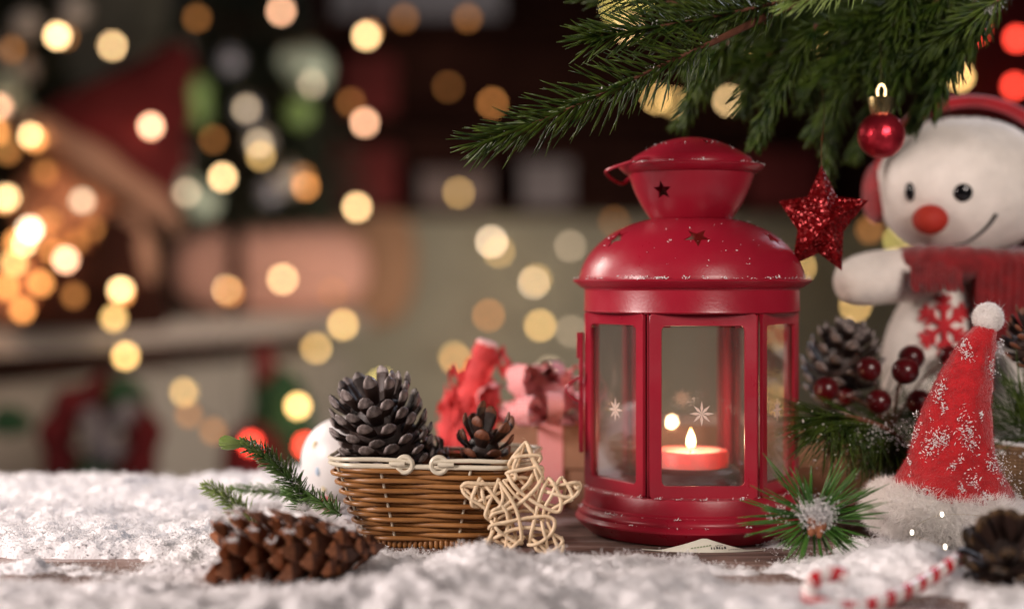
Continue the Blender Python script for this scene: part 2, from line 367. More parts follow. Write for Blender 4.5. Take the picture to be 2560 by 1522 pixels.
def burlap():
    m=mat('burlap',(0.22,0.12,0.055),rough=.9,var=.2,vs=80); N,L,b=nodes(m); tc=N.new('ShaderNodeTexCoord')
    ws=[]
    for d in ('X','Z'):
        wv=N.new('ShaderNodeTexWave'); wv.bands_direction=d; wv.inputs['Scale'].default_value=190; wv.inputs['Distortion'].default_value=.8; L.new(tc.outputs['Object'],wv.inputs['Vector']); ws.append(wv)
    mu=N.new('ShaderNodeMath'); mu.operation='ADD'; L.new(ws[0].outputs['Fac'],mu.inputs[0]); L.new(ws[1].outputs['Fac'],mu.inputs[1])
    bp=N.new('ShaderNodeBump'); bp.inputs['Strength'].default_value=1; bp.inputs['Distance'].default_value=.0015; L.new(mu.outputs[0],bp.inputs['Height']); L.new(bp.outputs[0],b.inputs['Normal']); return m
M['burlap']=burlap()

# ---------------------------------------------------------------- room behind (structure)
def room():
    g=G(); box(g,(-260,345,-75),(260,352,190)); 
    o=single('wall',g,mat('grey_green_wall_paint',(0.33,0.325,0.255),rough=.8,var=.05,vs=6),None,None,kind='structure',smooth=False)
    g=G(); box(g,(-260,-40,-80),(260,345,-75))
    single('floor',g,mat('dark_floor',(0.08,0.05,0.035),rough=.6,var=.1,vs=10),None,None,kind='structure',smooth=False)
room()

# ---------------------------------------------------------------- table of planks
YB=88.6
def table():
    root=thing('wooden_table','weathered white plank table top dusted with snow','table',(0,65,-75))
    gaps=[40,49.2,58.2,66.8,76.0,YB]
    for a,b in zip(gaps[:-1],gaps[1:]):
        g=G(); box(g,(-62,a+.09,-2.2),(62,b-.09,0),bev=.12); part('plank',g,M['wood'],root,sharp=30)
    for x in (-52,52):
        for y in (45,84):
            g=G(); box(g,(x-2.5,y-2.5,-75),(x+2.5,y+2.5,-2.21),bev=.3); part('leg',g,M['wood'],root)
    g=G(); box(g,(-55,42,-4.6),(55,86.5,-2.7),bev=.2); part('apron',g,M['wood'],root)
table()

# ---------------------------------------------------------------- snow on the table
LX,LY=8.97,75.0                             # lantern axis
def snow_h(x,y):
    u=(x*FPX/y+1280)/K                      # only used to find where the photo shows bare wood
    f=(vnoise(x,y,.16,1)-.5)*.9+(vnoise(x,y,.45,2)-.5)*.55+(vnoise(x,y,1.3,3)-.5)*.45+(vnoise(x,y,3.1,4)-.5)*.18
    h=.62+f*.95
    def bump(X,Y,rx,ry,a): return a*np.exp(-((x-X)/rx)**2-((y-Y)/ry)**2)
    h=h+bump(-17,86,14,6,.55)+bump(-10.5,84,3.4,2.6,1.5)+bump(-32,82,8,6,.5)+bump(-22,77,9,5,.25)
    h=h+bump(-1.0,63.0,3.2,1.8,.45)+bump(-2,57.5,4,2,.45)+bump(3.5,59.5,5,2,.40)
    h=h+bump(16.2,62.6,4.2,1.5,.70)+bump(21,57.5,4,2,.35)-bump(14,57.4,4.5,1.9,.80)-bump(19.5,61.5,2.4,2,.6)-bump(18,67,4.0,2.4,.35)+bump(10.5,57.5,3,2,.35)
    h=h-bump(-22,61.8,7,2.2,.85)-bump(-24,66.5,7.5,.9,1.25)-bump(-15.5,58,5,2,.35)
    h=h-bump(8.5,68.3,4.5,1.7,1.1)-bump(9.5,62.6,4.0,1.0,.65)-bump(11.5,61,3,2,.3)-bump(8,75,9,7,1.4)-bump(1.5,76,9,8,.9)-bump(20,82,8,8,.8)-bump(2.5,66.8,3,1.2,.35)
    h=h-bump(-4,73,4,3,.6)-bump(-8,60.6,5.5,2.8,.72)-bump(.6,66.2,3.2,2.0,.88)
    return h
def snow():
    nx,ny=620,420
    xs=np.linspace(-34,34,nx); ys=np.concatenate([np.linspace(52,72,280),np.linspace(72.1,YB-.15,ny-280)])
    X,Y=np.meshgrid(xs,ys); H=snow_h(X,Y)
    Z=np.where(H>0,H,np.maximum(H*1.0,-.35))+ (rng.random(H.shape)-.5)*.09*(H>0)
    edge=np.clip((YB-.15-Y)/1.2,0,1); Z=np.where(Z>0,Z*np.sqrt(edge),Z)-.06
    V=np.stack([X,Y,Z],-1).reshape(-1,3)
    i=np.arange(ny-1)[:,None]*nx; j=np.arange(nx-1)[None]
    q=np.stack([i+j,i+j+1,i+nx+j+1,i+nx+j],-1).reshape(-1,4)
    keep=(V[q][:,:,2]>-.25).any(1); q=q[keep]
    g=G().add(V,q)
    # crystals
    n=150000; x=rng.uniform(-34,34,n); y=52+ (rng.random(n)**1.25)*(YB-.8-52)
    m=np.abs(x)<y*.36; x=x[m]; y=y[m]; h=snow_h(x,y)+rng.normal(0,.05,len(x))
    keep=(h>.02)|((h>-.35)&(rng.random(len(h))<.16)); x=x[keep]; y=y[keep]; h=h[keep]
    e=np.sqrt(np.clip((YB-.15-y)/1.2,0,1))
    P=np.stack([x,y,np.maximum(h,0)*e-.04+rng.random(len(x))**2*.16],-1)
    grains(g,P,.018,.058,m=1)
    # clusters of crystals standing up on the crests
    nc=2600; cx=rng.uniform(-33,33,nc); cyy=rng.uniform(55,YB-1.2,nc); hh=snow_h(cx,cyy); ok=hh>.25
    C=np.stack([cx,cyy,hh-.05],-1)[ok]; P=(C[:,None]+rng.normal(0,1,(len(C),18,3))*np.array([.15,.15,.13])+np.array([0,0,.07])).reshape(-1,3)
    grains(g,P,.022,.062,m=1)
    single('snow',g,[M['snow'],M['flake']],'crumbly white artificial snow spread over the table planks','snow',kind='stuff',sharp=None)
snow()
def snow_patch(P, label, s=(.03,.09), parent=None):
    """loose snow lying on something"""
    g=G(); grains(g,np.asarray(P),*s)
    return single('snow_dusting',g,M['flake'],label,'snow',kind='stuff',sharp=None,smooth=False)

# ---------------------------------------------------------------- lantern
def star2d(r,ri,n=5,rot=math.pi/2):
    return np.array([((r if k%2==0 else ri)*math.cos(rot+k*math.pi/n),(r if k%2==0 else ri)*math.sin(rot+k*math.pi/n)) for k in range(2*n)])
def prism(g, P2, M3, c, d0, d1, m=0):
    """extrude a star-shaped outline along the third axis of M3"""
    n=len(P2); V=[]
    for d in (d0,d1): V+= [M3@np.array([p[0],p[1],d]) for p in P2]
    V.append(M3@np.array([0,0,d0])); V.append(M3@np.array([0,0,d1]))
    q=[(i,(i+1)%n,n+(i+1)%n,n+i) for i in range(n)]
    t=[(2*n,(i+1)%n,i) for i in range(n)]+[(2*n+1,n+i,n+(i+1)%n) for i in range(n)]
    return g.add(np.array(V)+c,q,t,m)
def cut(g, cutter, origin):
    a=bpy.data.objects.new('tmp',g.mesh('tmp',origin,True)); b=bpy.data.objects.new('tmp2',cutter.mesh('tmp2',origin,False)); COL.objects.link(a); COL.objects.link(b)
    md=a.modifiers.new('b','BOOLEAN'); md.operation='DIFFERENCE'; md.object=b; md.solver='EXACT'
    dg=bpy.context.evaluated_depsgraph_get(); me=bpy.data.meshes.new_from_object(a.evaluated_get(dg))
    bpy.data.objects.remove(a); bpy.data.objects.remove(b)
    for p in me.polygons: p.use_smooth=True
    me.set_sharp_from_angle(angle=R(30)); return me
def shell(prof,t):
    """closed thin-walled profile from an outer one"""
    p=np.asarray(prof,float); d=np.gradient(p,axis=0); n=np.stack([d[:,1],-d[:,0]],-1); n/=np.linalg.norm(n,axis=1,keepdims=True)
    if (n[:,0].sum()<0): n=-n
    q=p-n*t; q[:,0]=np.maximum(q[:,0],0.0)
    return np.vstack([p,q[::-1],p[:1]])

def lantern():
    o=np.array([LX,LY,0.0])
    root=thing('red_lantern','red metal candle lantern with star cutouts, domed lid and glass panes','lantern',o)
    red=M['red_paint']
    # base
    g=G(); lathe(g,[(0.1,0.03),(4.6,.03),(5.15,.08),(5.45,.35),(5.72,.62),(5.80,.72),(5.80,.80),(5.70,.92),(5.64,.98),(5.66,1.06),(5.62,1.18),(5.52,1.30),(5.46,1.36),(5.46,1.42),(5.36,1.5),(5.34,2.12),(5.28,2.24),(5.1,2.27),(.1,2.27)],o,96); part('base',g,red,root)
    # panels
    hw,z0,z1=2.52,2.2,10.98
    wz0,wz1,ww,cr=2.82,10.36,1.97,.26
    inner=[]
    for cx,cz,a0 in ((ww-cr,wz1-cr,0),(-(ww-cr),wz1-cr,90),(-(ww-cr),wz0+cr,180),(ww-cr,wz0+cr,270)):
        for k in range(6): a=R(a0+k*18); inner.append((cx+cr*math.cos(a),cz+cr*math.sin(a)))
    inner=np.array(inner); outer=[]
    for (x,z) in inner:
        c=np.array([0,(wz0+wz1)/2]); outer.append((np.sign(x)*hw if abs(x)>=ww-cr*0.72 else x*hw/(ww-cr*.72), z1 if z>wz1-cr*.72 else (z0 if z<wz0+cr*.72 else z)))
    outer=[]
    for k,(cx,cz) in enumerate(((hw,z1),(-hw,z1),(-hw,z0),(hw,z0))):
        nxt={0:((hw,wz1-cr),(ww-cr,z1)),1:((-(ww-cr),z1),(-hw,wz1-cr)),2:((-hw,wz0+cr),(-(ww-cr),z0)),3:((ww-cr,z0),(hw,wz0+cr))}[k]
        A,B,Cc=np.array(nxt[0]),np.array((cx,cz)),np.array(nxt[1])
        for j in range(6):
            t=j/5
            outer.append(A+(B-A)*min(1,t*2) if t<=.5 else B+(Cc-B)*((t-.5)*2))
        outer[-4]=B if False else outer[-4]
    outer=np.array(outer); n=len(inner)
    ap=4.72
    for k in range(6):
        az=R(-90+60*k); nrm=np.array([math.cos(az),math.sin(az),0]); tan=np.array([-math.sin(az),math.cos(az),0])
        def W(p,d): return o+tan*p[0]+nrm*(ap+d)+np.array([0,0,p[1]])
        cen=np.array([0,6.6])
        rings=[[W(p,-.16) for p in outer],[W(p,-.02) for p in outer],[W(p+(cen-p)*np.array([.008,.004]),.0) for p in outer],[W(p,0.0) for p in inner],[W(p+(cen-p)*np.array([.012,.004]),-.035) for p in inner],[W(p+(cen-p)*np.array([.012,.004]),-.16) for p in inner]]
        V=np.array(rings).reshape(-1,3); q=[]
        nr=len(rings)
        for r in range(nr):
            r2=(r+1)%nr
            for s in range(n): q.append((r*n+s,r*n+(s+1)%n,r2*n+(s+1)%n,r2*n+s))
        g=G().add(V,q); fr=part('panel_frame',g,red,root)
        # turned-in lips beside the frame (the folded metal edge)
        for s in (-1,1):
            g=G(); tube(g,[W((s*(hw+.03),z0),-.30),W((s*(hw+.03),z1),-.30)],.06,8); part('folded_edge',g,red,fr)
        # pane
        g=G(); P=[(-ww-.2,wz0-.2),(ww+.2,wz0-.2),(ww+.2,wz1+.2),(-ww-.2,wz1+.2)]
        V=np.array([W(p,-.20) for p in P]+[W(p,-.26) for p in P]); g.add(V,[(0,1,2,3),(7,6,5,4),(0,4,5,1),(1,5,6,2),(2,6,7,3),(3,7,4,0)])
        pn=part('glass_pane',g,M['glass'],root,smooth=False)
        # etched eight-pointed star
        g=G(); c=W((-.05,6.22),-.19)
        for j in range(8):
            a=R(45*j+90); ln=.60 if j%2==0 else .54; d=tan*math.cos(a)+np.array([0,0,1])*math.sin(a); e=np.cross(nrm,d); b=c
            g.add([b,b+d*ln*.45+e*.068,b+d*ln,b+d*ln*.45-e*.068],[(0,1,2,3)])
            g.add([b+nrm*.01,b+d*ln*.45+e*.068+nrm*.01,b+d*ln+nrm*.01,b+d*ln*.45-e*.068+nrm*.01],[(3,2,1,0)])
        part('etched_star',g,M['frost'],pn,smooth=False)
        # clips holding the pane
        g=G()
        for s in (-1,1):
            cc=W((s*(ww-.32),wz1-.02),-.14); a=[W((s*(ww-.05),wz1+.1),-.165),W((s*(ww-.45),wz1+.1),-.165),W((s*(ww-.45),wz1-.10),-.165),W((s*(ww-.05),wz1-.10),-.165)]
            b2=[p-nrm*.03 for p in a]; g.add(np.array(a+b2),[(0,1,2,3),(7,6,5,4),(0,4,5,1),(1,5,6,2),(2,6,7,3),(3,7,4,0)])
        part('pane_clip',g,red,pn,smooth=False)
        # corner post
        av=az+R(30); cpos=o+4.86*np.array([math.cos(av),math.sin(av),0]); g=G(); tube(g,[cpos+(0,0,2.2),cpos+(0,0,11)],.25,10); part('corner_post',g,red,root)
    # band, rim
    g=G(); lathe(g,[(5.0,10.90),(5.30,10.92),(5.36,10.98),(5.34,11.1),(5.33,12.0),(5.40,12.1),(5.52,12.13),(5.62,12.22),(5.88,12.40),(5.93,12.47),(5.88,12.53),(5.66,12.55),(5.0,12.55),(5.0,10.90)],o,96); part('top_band',g,red,root)
    # dome
    prof=spline([(5.62,12.54),(5.58,12.75),(5.36,13.36),(4.90,14.04),(4.10,14.74),(3.2,15.20),(2.4,15.45),(1.9,15.53)],5)
    g=G(); lathe(g,shell(prof,.07),o,96); cu=G()
    for k in range(6):
        az=R(-93+60*k); nr=np.array([math.cos(az)*.72,math.sin(az)*.72,.69]); tn=np.array([-math.sin(az),math.cos(az),0]); up=np.cross(nr,tn)
        M3=np.stack([tn,up,nr],1); prism(cu,star2d(.70,.30,rot=-math.pi/2),M3,o+np.array([4.33*math.cos(az),4.33*math.sin(az),14.52]),-.5,.5)
    part_me('lid_dome',cut(g,cu,o),red,root)
    # bowl
    prof=spline([(1.95,15.50),(2.06,15.60),(2.40,16.1),(2.80,16.85),(3.05,17.55),(3.14,17.78)],5)
    prof=np.vstack([prof,[(3.28,17.82),(3.40,17.93),(3.58,18.07),(3.62,18.14),(3.56,18.2),(3.35,18.22)]])
    g=G(); lathe(g,shell(prof,.06),o,96); cu=G()
    for a in (-127,-7,113):
        az=R(a); nr=np.array([math.cos(az)*.93,math.sin(az)*.93,-.37]); tn=np.array([-math.sin(az),math.cos(az),0]); up=np.cross(nr,tn)
        prism(cu,star2d(.52,.235),np.stack([tn,up,nr],1),o+np.array([2.78*math.cos(az),2.78*math.sin(az),16.86]),-.5,.5)
    part_me('chimney_bowl',cut(g,cu,o),red,root)
    # cap
    prof=spline([(3.30,18.16),(3.08,18.22),(3.06,18.34),(2.92,18.60),(2.55,18.84),(1.9,19.18),(1.16,19.46),(.5,19.60),(.02,19.63)],5)
    g=G(); lathe(g,shell(prof,.06),o,80); cu=G()
    for a in (-66,54,174):
        az=R(a); nr=np.array([math.cos(az)*.42,math.sin(az)*.42,.9]); tn=np.array([-math.sin(az),math.cos(az),0]); up=np.cross(nr,tn)
        prism(cu,star2d(.5,.22),np.stack([tn,up,nr],1),o+np.array([1.55*math.cos(az),1.55*math.sin(az),19.34]),-.4,.4)
    part_me('cap',cut(g,cu,o),red,root)
    # carrying handle: wire folded down to the side
    pts=[(-2.2,-1.95,18.42),(-2.75,-1.95,18.38),(-3.5,-1.5,18.18),(-4.15,-.9,17.98),(-4.28,-.3,17.85),(-3.95,.7,17.62),(-3.3,1.7,17.42),(-2.8,2.0,17.9),(-2.2,2.0,18.42)]
    g=G(); tube(g,spline(o+np.array(pts),6),.085,8); part('handle_wire',g,red,root)
    # latch: hinge strap and sprung wire on the left corner
    g=G(); box(g,o+np.array([-5.62,-.28,3.9]),o+np.array([-5.40,.05,9.9]),bev=.05); box(g,o+np.array([-5.74,-.22,8.6]),o+np.array([-5.62,-.02,9.9]),bev=.03); part('latch_strap',g,red,root)
    g=G(); tube(g,spline(o+np.array([(-5.58,-.5,7.95),(-5.62,-.5,7.7),(-5.9,-.5,7.5),(-6.2,-.5,7.28),(-6.28,-.5,7.0),(-6.05,-.5,6.72),(-5.75,-.5,6.5),(-5.6,-.5,6.3),(-5.6,-.5,4.4)]),6),.055,6); part('latch_wire',g,red,root)
    # paper label stuck under the base, its corner folded up in front
    g=G(); pts=[]
    nn=26
    for i in range(nn):
        a=R(-118+i*54/(nn-1)); t=i/(nn-1)
        top=.06+.56*max(0,1-abs(t-.50)/.36)**1.1
        c,s=math.cos(a),math.sin(a)
        pts.append(o+np.array([6.3*c,6.3*s,.03])); pts.append(o+np.array([(6.26-.42*top/.62)*c,(6.26-.42*top/.62)*s,max(.05,top)]))
    V=np.array(pts); q=[(2*i,2*i+2,2*i+3,2*i+1) for i in range(nn-1)]
    V2=V-np.array([0,0,.012]); g.add(V,q); g.add(V2,[f[::-1] for f in q]); lab=part('paper_label',g,M['paper'],root,sharp=None,label='cream printed paper label curling up from the base')
    def onlab(a,h): rl=6.30-.42*h/.62+.012; return o+np.array([rl*math.cos(R(a)),rl*math.sin(R(a)),h])
    g=G()
    rr2=random.Random(4)
    for (a0,h0,n_,st,hh) in ((-88.5,.16,6,1.15,.10),(-86.5,.29,4,.9,.03),(-81,.12,8,.9,.025)):
        for i in range(n_):
            a=a0+i*st; wd=st*rr2.uniform(.45,.8); h=h0+rr2.uniform(-.01,.01)
            g.add([onlab(a,h),onlab(a+wd,h),onlab(a+wd*.8,h+hh),onlab(a,h+hh*rr2.uniform(.7,1))],[(0,1,2,3)])
    part('label_print',g,M['ink'],lab,smooth=False)
    g=G()
    for i in range(7):
        a=-97+i*1.3; h=.16+.02*i; g.add([onlab(a,h),onlab(a+1.0,h+.01),onlab(a+.9,h+.07),onlab(a,h+.05)],[(0,1,2,3)])
    part('label_print',g,M['ink_green'],lab,smooth=False)
    # snow crumbs on ledges
    P=[]
    for r_,z_,n_,sp in ((5.80,12.56,60,.06),(5.42,2.28,46,.05),(5.62,1.36,26,.04),(5.72,.98,20,.03),(3.42,18.24,20,.04)):
        for k in range(n_):
            a=R(random.uniform(-178,-2)); c=o+np.array([r_*math.cos(a)*1.0,r_*math.sin(a),z_])
            for j in range(random.choice((1,1,2,9))): P.append(c+np.array([random.gauss(0,.09),random.gauss(0,.03),abs(random.gauss(0,sp))]))
    for k in range(52):
        a=R(random.uniform(-170,-10)); t=random.random(); r_=np.interp(t,[0,.3,.6,.85,1],[5.45,5.0,4.1,3.0,2.2]); z_=np.interp(t,[0,.3,.6,.85,1],[13.1,13.92,14.76,15.28,15.5])
        for j in range(random.choice((1,1,1,3))): P.append(o+np.array([(r_+.03)*math.cos(a)+random.gauss(0,.04),(r_+.03)*math.sin(a),z_+.04+random.gauss(0,.03)]))
    for k in range(26):
        a=R(random.uniform(0,360)); r_=random.uniform(1.5,2.9); z_=np.interp(r_,[0,.5,1.16,1.9,2.55,2.92],[19.63,19.6,19.46,19.18,18.84,18.6]); P.append(o+np.array([r_*math.cos(a),r_*math.sin(a),z_+.03]))
    snow_patch(P,'specks of snow caught on the red lantern lid and ledges',(.015,.055))
def part_me(name, me, mt, root):
    ob=link(name,me,mt,root); return ob
lantern()

# ---------------------------------------------------------------- candle inside
def flame_mat():
    m=emitter('flame',(1,.7,.3),1.0); N=m.node_tree.nodes; L=m.node_tree.links; e=[n for n in N if n.type=='EMISSION'][0]
    tc=N.new('ShaderNodeTexCoord'); sp=N.new('ShaderNodeSeparateXYZ'); L.new(tc.outputs['Generated'],sp.inputs[0])
    r=N.new('ShaderNodeValToRGB'); L.new(sp.outputs['Z'],r.inputs[0]); el=r.color_ramp.elements
    el[0].position=0; el[0].color=(.05,.03,.10,1); el[1].position=1; el[1].color=(1,.42,.10,1)
    for p,c in ((.10,(.30,.12,.05,1)),(.24,(.95,.55,.18,1)),(.45,(1,.82,.48,1)),(.75,(1,.70,.30,1))): x=el.new(p); x.color=c
    L.new(r.outputs[0],e.inputs[0]); e.inputs[1].default_value=7.0
    tr=N.new('ShaderNodeBsdfTransparent'); ad=N.new('ShaderNodeAddShader'); o=[n for n in N if n.type=='OUTPUT_MATERIAL'][0]
    L.new(e.outputs[0],ad.inputs[0]); L.new(tr.outputs[0],ad.inputs[1]); L.new(ad.outputs[0],o.inputs[0]); return m
def candle():
    c=np.array([LX-.05,LY,2.27]); root=thing('tealight_candle','lit red tealight candle burning inside the lantern','candle',c)
    g=G(); lathe(g,[(.05,0),(2.35,0),(2.5,.1),(2.45,.75),(2.2,.95),(2.05,.98),(2.0,.9),(1.96,.5),(.05,.5)],c,48); part('cup',g,M['cup'],root)
    g=G(); lathe(g,[(.05,.55),(1.90,.55),(1.92,1.62),(1.86,1.74),(1.75,1.78),(1.2,1.70),(.9,1.60),(.05,1.55)],c,48); part('wax',g,M['wax'],root)
    g=G(); tube(g,[c+(0,0,1.5),c+(0.02,0,1.72),c+(.05,0,1.9)],.05,6); part('wick',g,M['thread'],root)
    g=G(); lathe(g,[(.02,1.72),(.14,1.80),(.22,1.98),(.235,2.15),(.19,2.40),(.11,2.62),(.03,2.80),(.004,2.86)],c+np.array([.03,0,0]),20); f=part('flame',g,flame_mat(),root)
candle()
def glow():
    l=bpy.data.lights.new('flame_light','POINT'); l.energy=.085; l.color=(1,.60,.34); l.shadow_soft_size=.003
    ob=bpy.data.objects.new('flame_light',l); COL.objects.link(ob); ob.location=Vector((LX-.02,LY,2.27+2.3))*S
glow()

# ---------------------------------------------------------------- pinecones
def scale_mesh(name, mats, thin=False, tipfrom=3):
    secs=[(0,.24,.12,0),(.30,.40,.14,-.02),(.62,.54,.17,0),(.82,.56,.30,.05),(.95,.46,.32,.12),(1.04,.22,.20,.17)]
    if thin: secs=[(0,.20,.10,0),(.30,.42,.09,-.04),(.62,.62,.08,-.02),(.84,.60,.075,.06),(.97,.42,.07,.15),(1.07,.16,.05,.23)]
    g=G(); n=8; V=[]
    for (y,wd,th,z) in secs:
        for s in range(n):
            a=2*math.pi*s/n; V.append((wd*math.cos(a),y+.05*math.sin(a),z+th*math.sin(a)*.6))
    q=[];qm=[]
    V.append((0,1.07,.19)); V.append((0,0,0))
    g.v.append(np.array(V)); g.n=len(V)
    for r in range(len(secs)-1):
        for s in range(n): q.append((r*n+s,r*n+(s+1)%n,(r+1)*n+(s+1)%n,(r+1)*n+s)); qm.append(1 if r>=tipfrom else 0)
    t=[((len(secs)-1)*n+s,(len(secs)-1)*n+(s+1)%n,len(V)-2) for s in range(n)]
    g.q.append(np.array(q)); g.qm.append(np.array(qm)); g.t.append(np.array(t)); g.tm.append(np.full(len(t),1))
    me=g.mesh(name); 
    for m in mats: me.materials.append(m)
    return me
SC={'brown':scale_mesh('brown_scale',[M['brown_scale'],M['tan_tip']],True),'dark':scale_mesh('dark_scale',[M['dark_scale'],M['grey_tip']],tipfrom=3),'bronze':scale_mesh('bronze_scale',[M['dark_scale'],M['bronze_tip']]),'plain':scale_mesh('plain_scale',[M['dark_scale'],M['brown_scale']])}
def pinecone(label, base, axis, L, Rm, n, sl, sw, kind='dark', open0=85, open1=25, group='pine cones', prof=None, jit=6, snow_up=0, snow_label=None, thick=.55, cf=.5):
    base=np.asarray(base,float); ax=np.asarray(axis,float); ax/=np.linalg.norm(ax)
    root=thing('pine_cone',label,'pine cone',base,group)
    A=np.array(Vector(ax).to_track_quat('Z','Y').to_matrix()); e1,e2=A[:,0],A[:,1]
    prof=prof or [(0,.55),(.2,.95),(.45,1),(.75,.75),(1,.28)]
    pt=[p[0] for p in prof]; pr=[p[1] for p in prof]
    rc=[max(.06,cf*Rm*np.interp(t,pt,pr)) for t in np.linspace(0,1,9)]
    g=G(); tube(g,[base+ax*L*t*.93 for t in np.linspace(0,1,9)],rc,12); part('core',g,M['dark_scale'] if kind!='brown' else M['brown_scale'],root)
    tips=[]
    for i in range(n):
        t=(i+.5)/n; az=i*2.399963+random.uniform(-.06,.06); rad=e1*math.cos(az)+e2*math.sin(az)
        a=R(open0+(open1-open0)*t**1.1+random.uniform(-jit,jit)); d=ax*math.cos(a)+rad*math.sin(a)
        rr=Rm*np.interp(t,pt,pr); p=base+ax*L*(t*.88+.02)+rad*rr*(cf-.16)
        ln=max(.25*sl,(rr*(1.08-cf))/max(.45,math.sin(a)) if math.sin(a)>.45 else sl*.9); ln=min(ln,sl*1.15)*random.uniform(.93,1.06)
        B=basis(d,ax-d*np.dot(ax,d)+1e-3*rad); wd=sw*(.55+.45*np.interp(t,pt,pr))
        Mx=Matrix(np.array(B*np.array([wd,ln,wd*thick*2])).tolist()).to_4x4(); 
        ob=bpy.data.objects.new('cone_scale',SC[kind]); COL.objects.link(ob); ob.parent=root
        Mx.translation=Vector((p-base)*S); 
        for r_ in range(3):
            for c_ in range(3): Mx[r_][c_]*=1.0
        ob.matrix_local=Mx; tips.append((p+d*ln, d, p+d*ln*.6))
    if snow_up:
        P=[]
        for tp,d,mid in tips:
            if tp[2]>base[2]+snow_up:
                k=int(random.random()**1.2*80*min(1,(tp[2]-base[2]-snow_up)/.5+.15)); c=tp if random.random()<.6 else mid
                for _ in range(k): P.append(c+np.array([random.gauss(0,.13),random.gauss(0,.13),abs(random.gauss(0,.10))]))
        snow_patch(P,snow_label,(.03,.08))
    return root
# ---------------------------------------------------------------- basket
BC=np.array([-3.60,72.3,0.0]); BR=R(-8)
def bpath(t, n=220, off=None):
    """rounded rectangle at height fraction t"""
    hx=3.30+(4.62-3.30)*t; hy=2.55+(3.62-2.55)*t; cr=1.35+.35*t
    P=[];A=[]
    per=[]
    for cx,cy_,a0 in ((hx-cr,-(hy-cr),-90),(hx-cr,hy-cr,0),(-(hx-cr),hy-cr,90),(-(hx-cr),-(hy-cr),180)):
        for k in range(13): a=R(a0+k*7.5); P.append((cx+cr*math.cos(a),cy_+cr*math.sin(a)))
    P=np.array(P); d=np.linalg.norm(np.roll(P,-1,0)-P,axis=1); s=np.concatenate([[0],np.cumsum(d)]); P=np.vstack([P,P[:1]])
    u=np.linspace(0,s[-1],n,endpoint=False); X=np.interp(u,s,P[:,0]); Yv=np.interp(u,s,P[:,1])
    Q=np.stack([X,Yv],-1); T=np.roll(Q,-1,0)-np.roll(Q,1,0); T/=np.linalg.norm(T,axis=1,keepdims=True); Nn=np.stack([T[:,1],-T[:,0]],-1)
    return Q,Nn,u/s[-1]
def bw(Q,z): 
    V=np.stack([Q[:,0],Q[:,1],np.broadcast_to(z,(len(Q),))],-1); return V@rotz(BR).T+BC
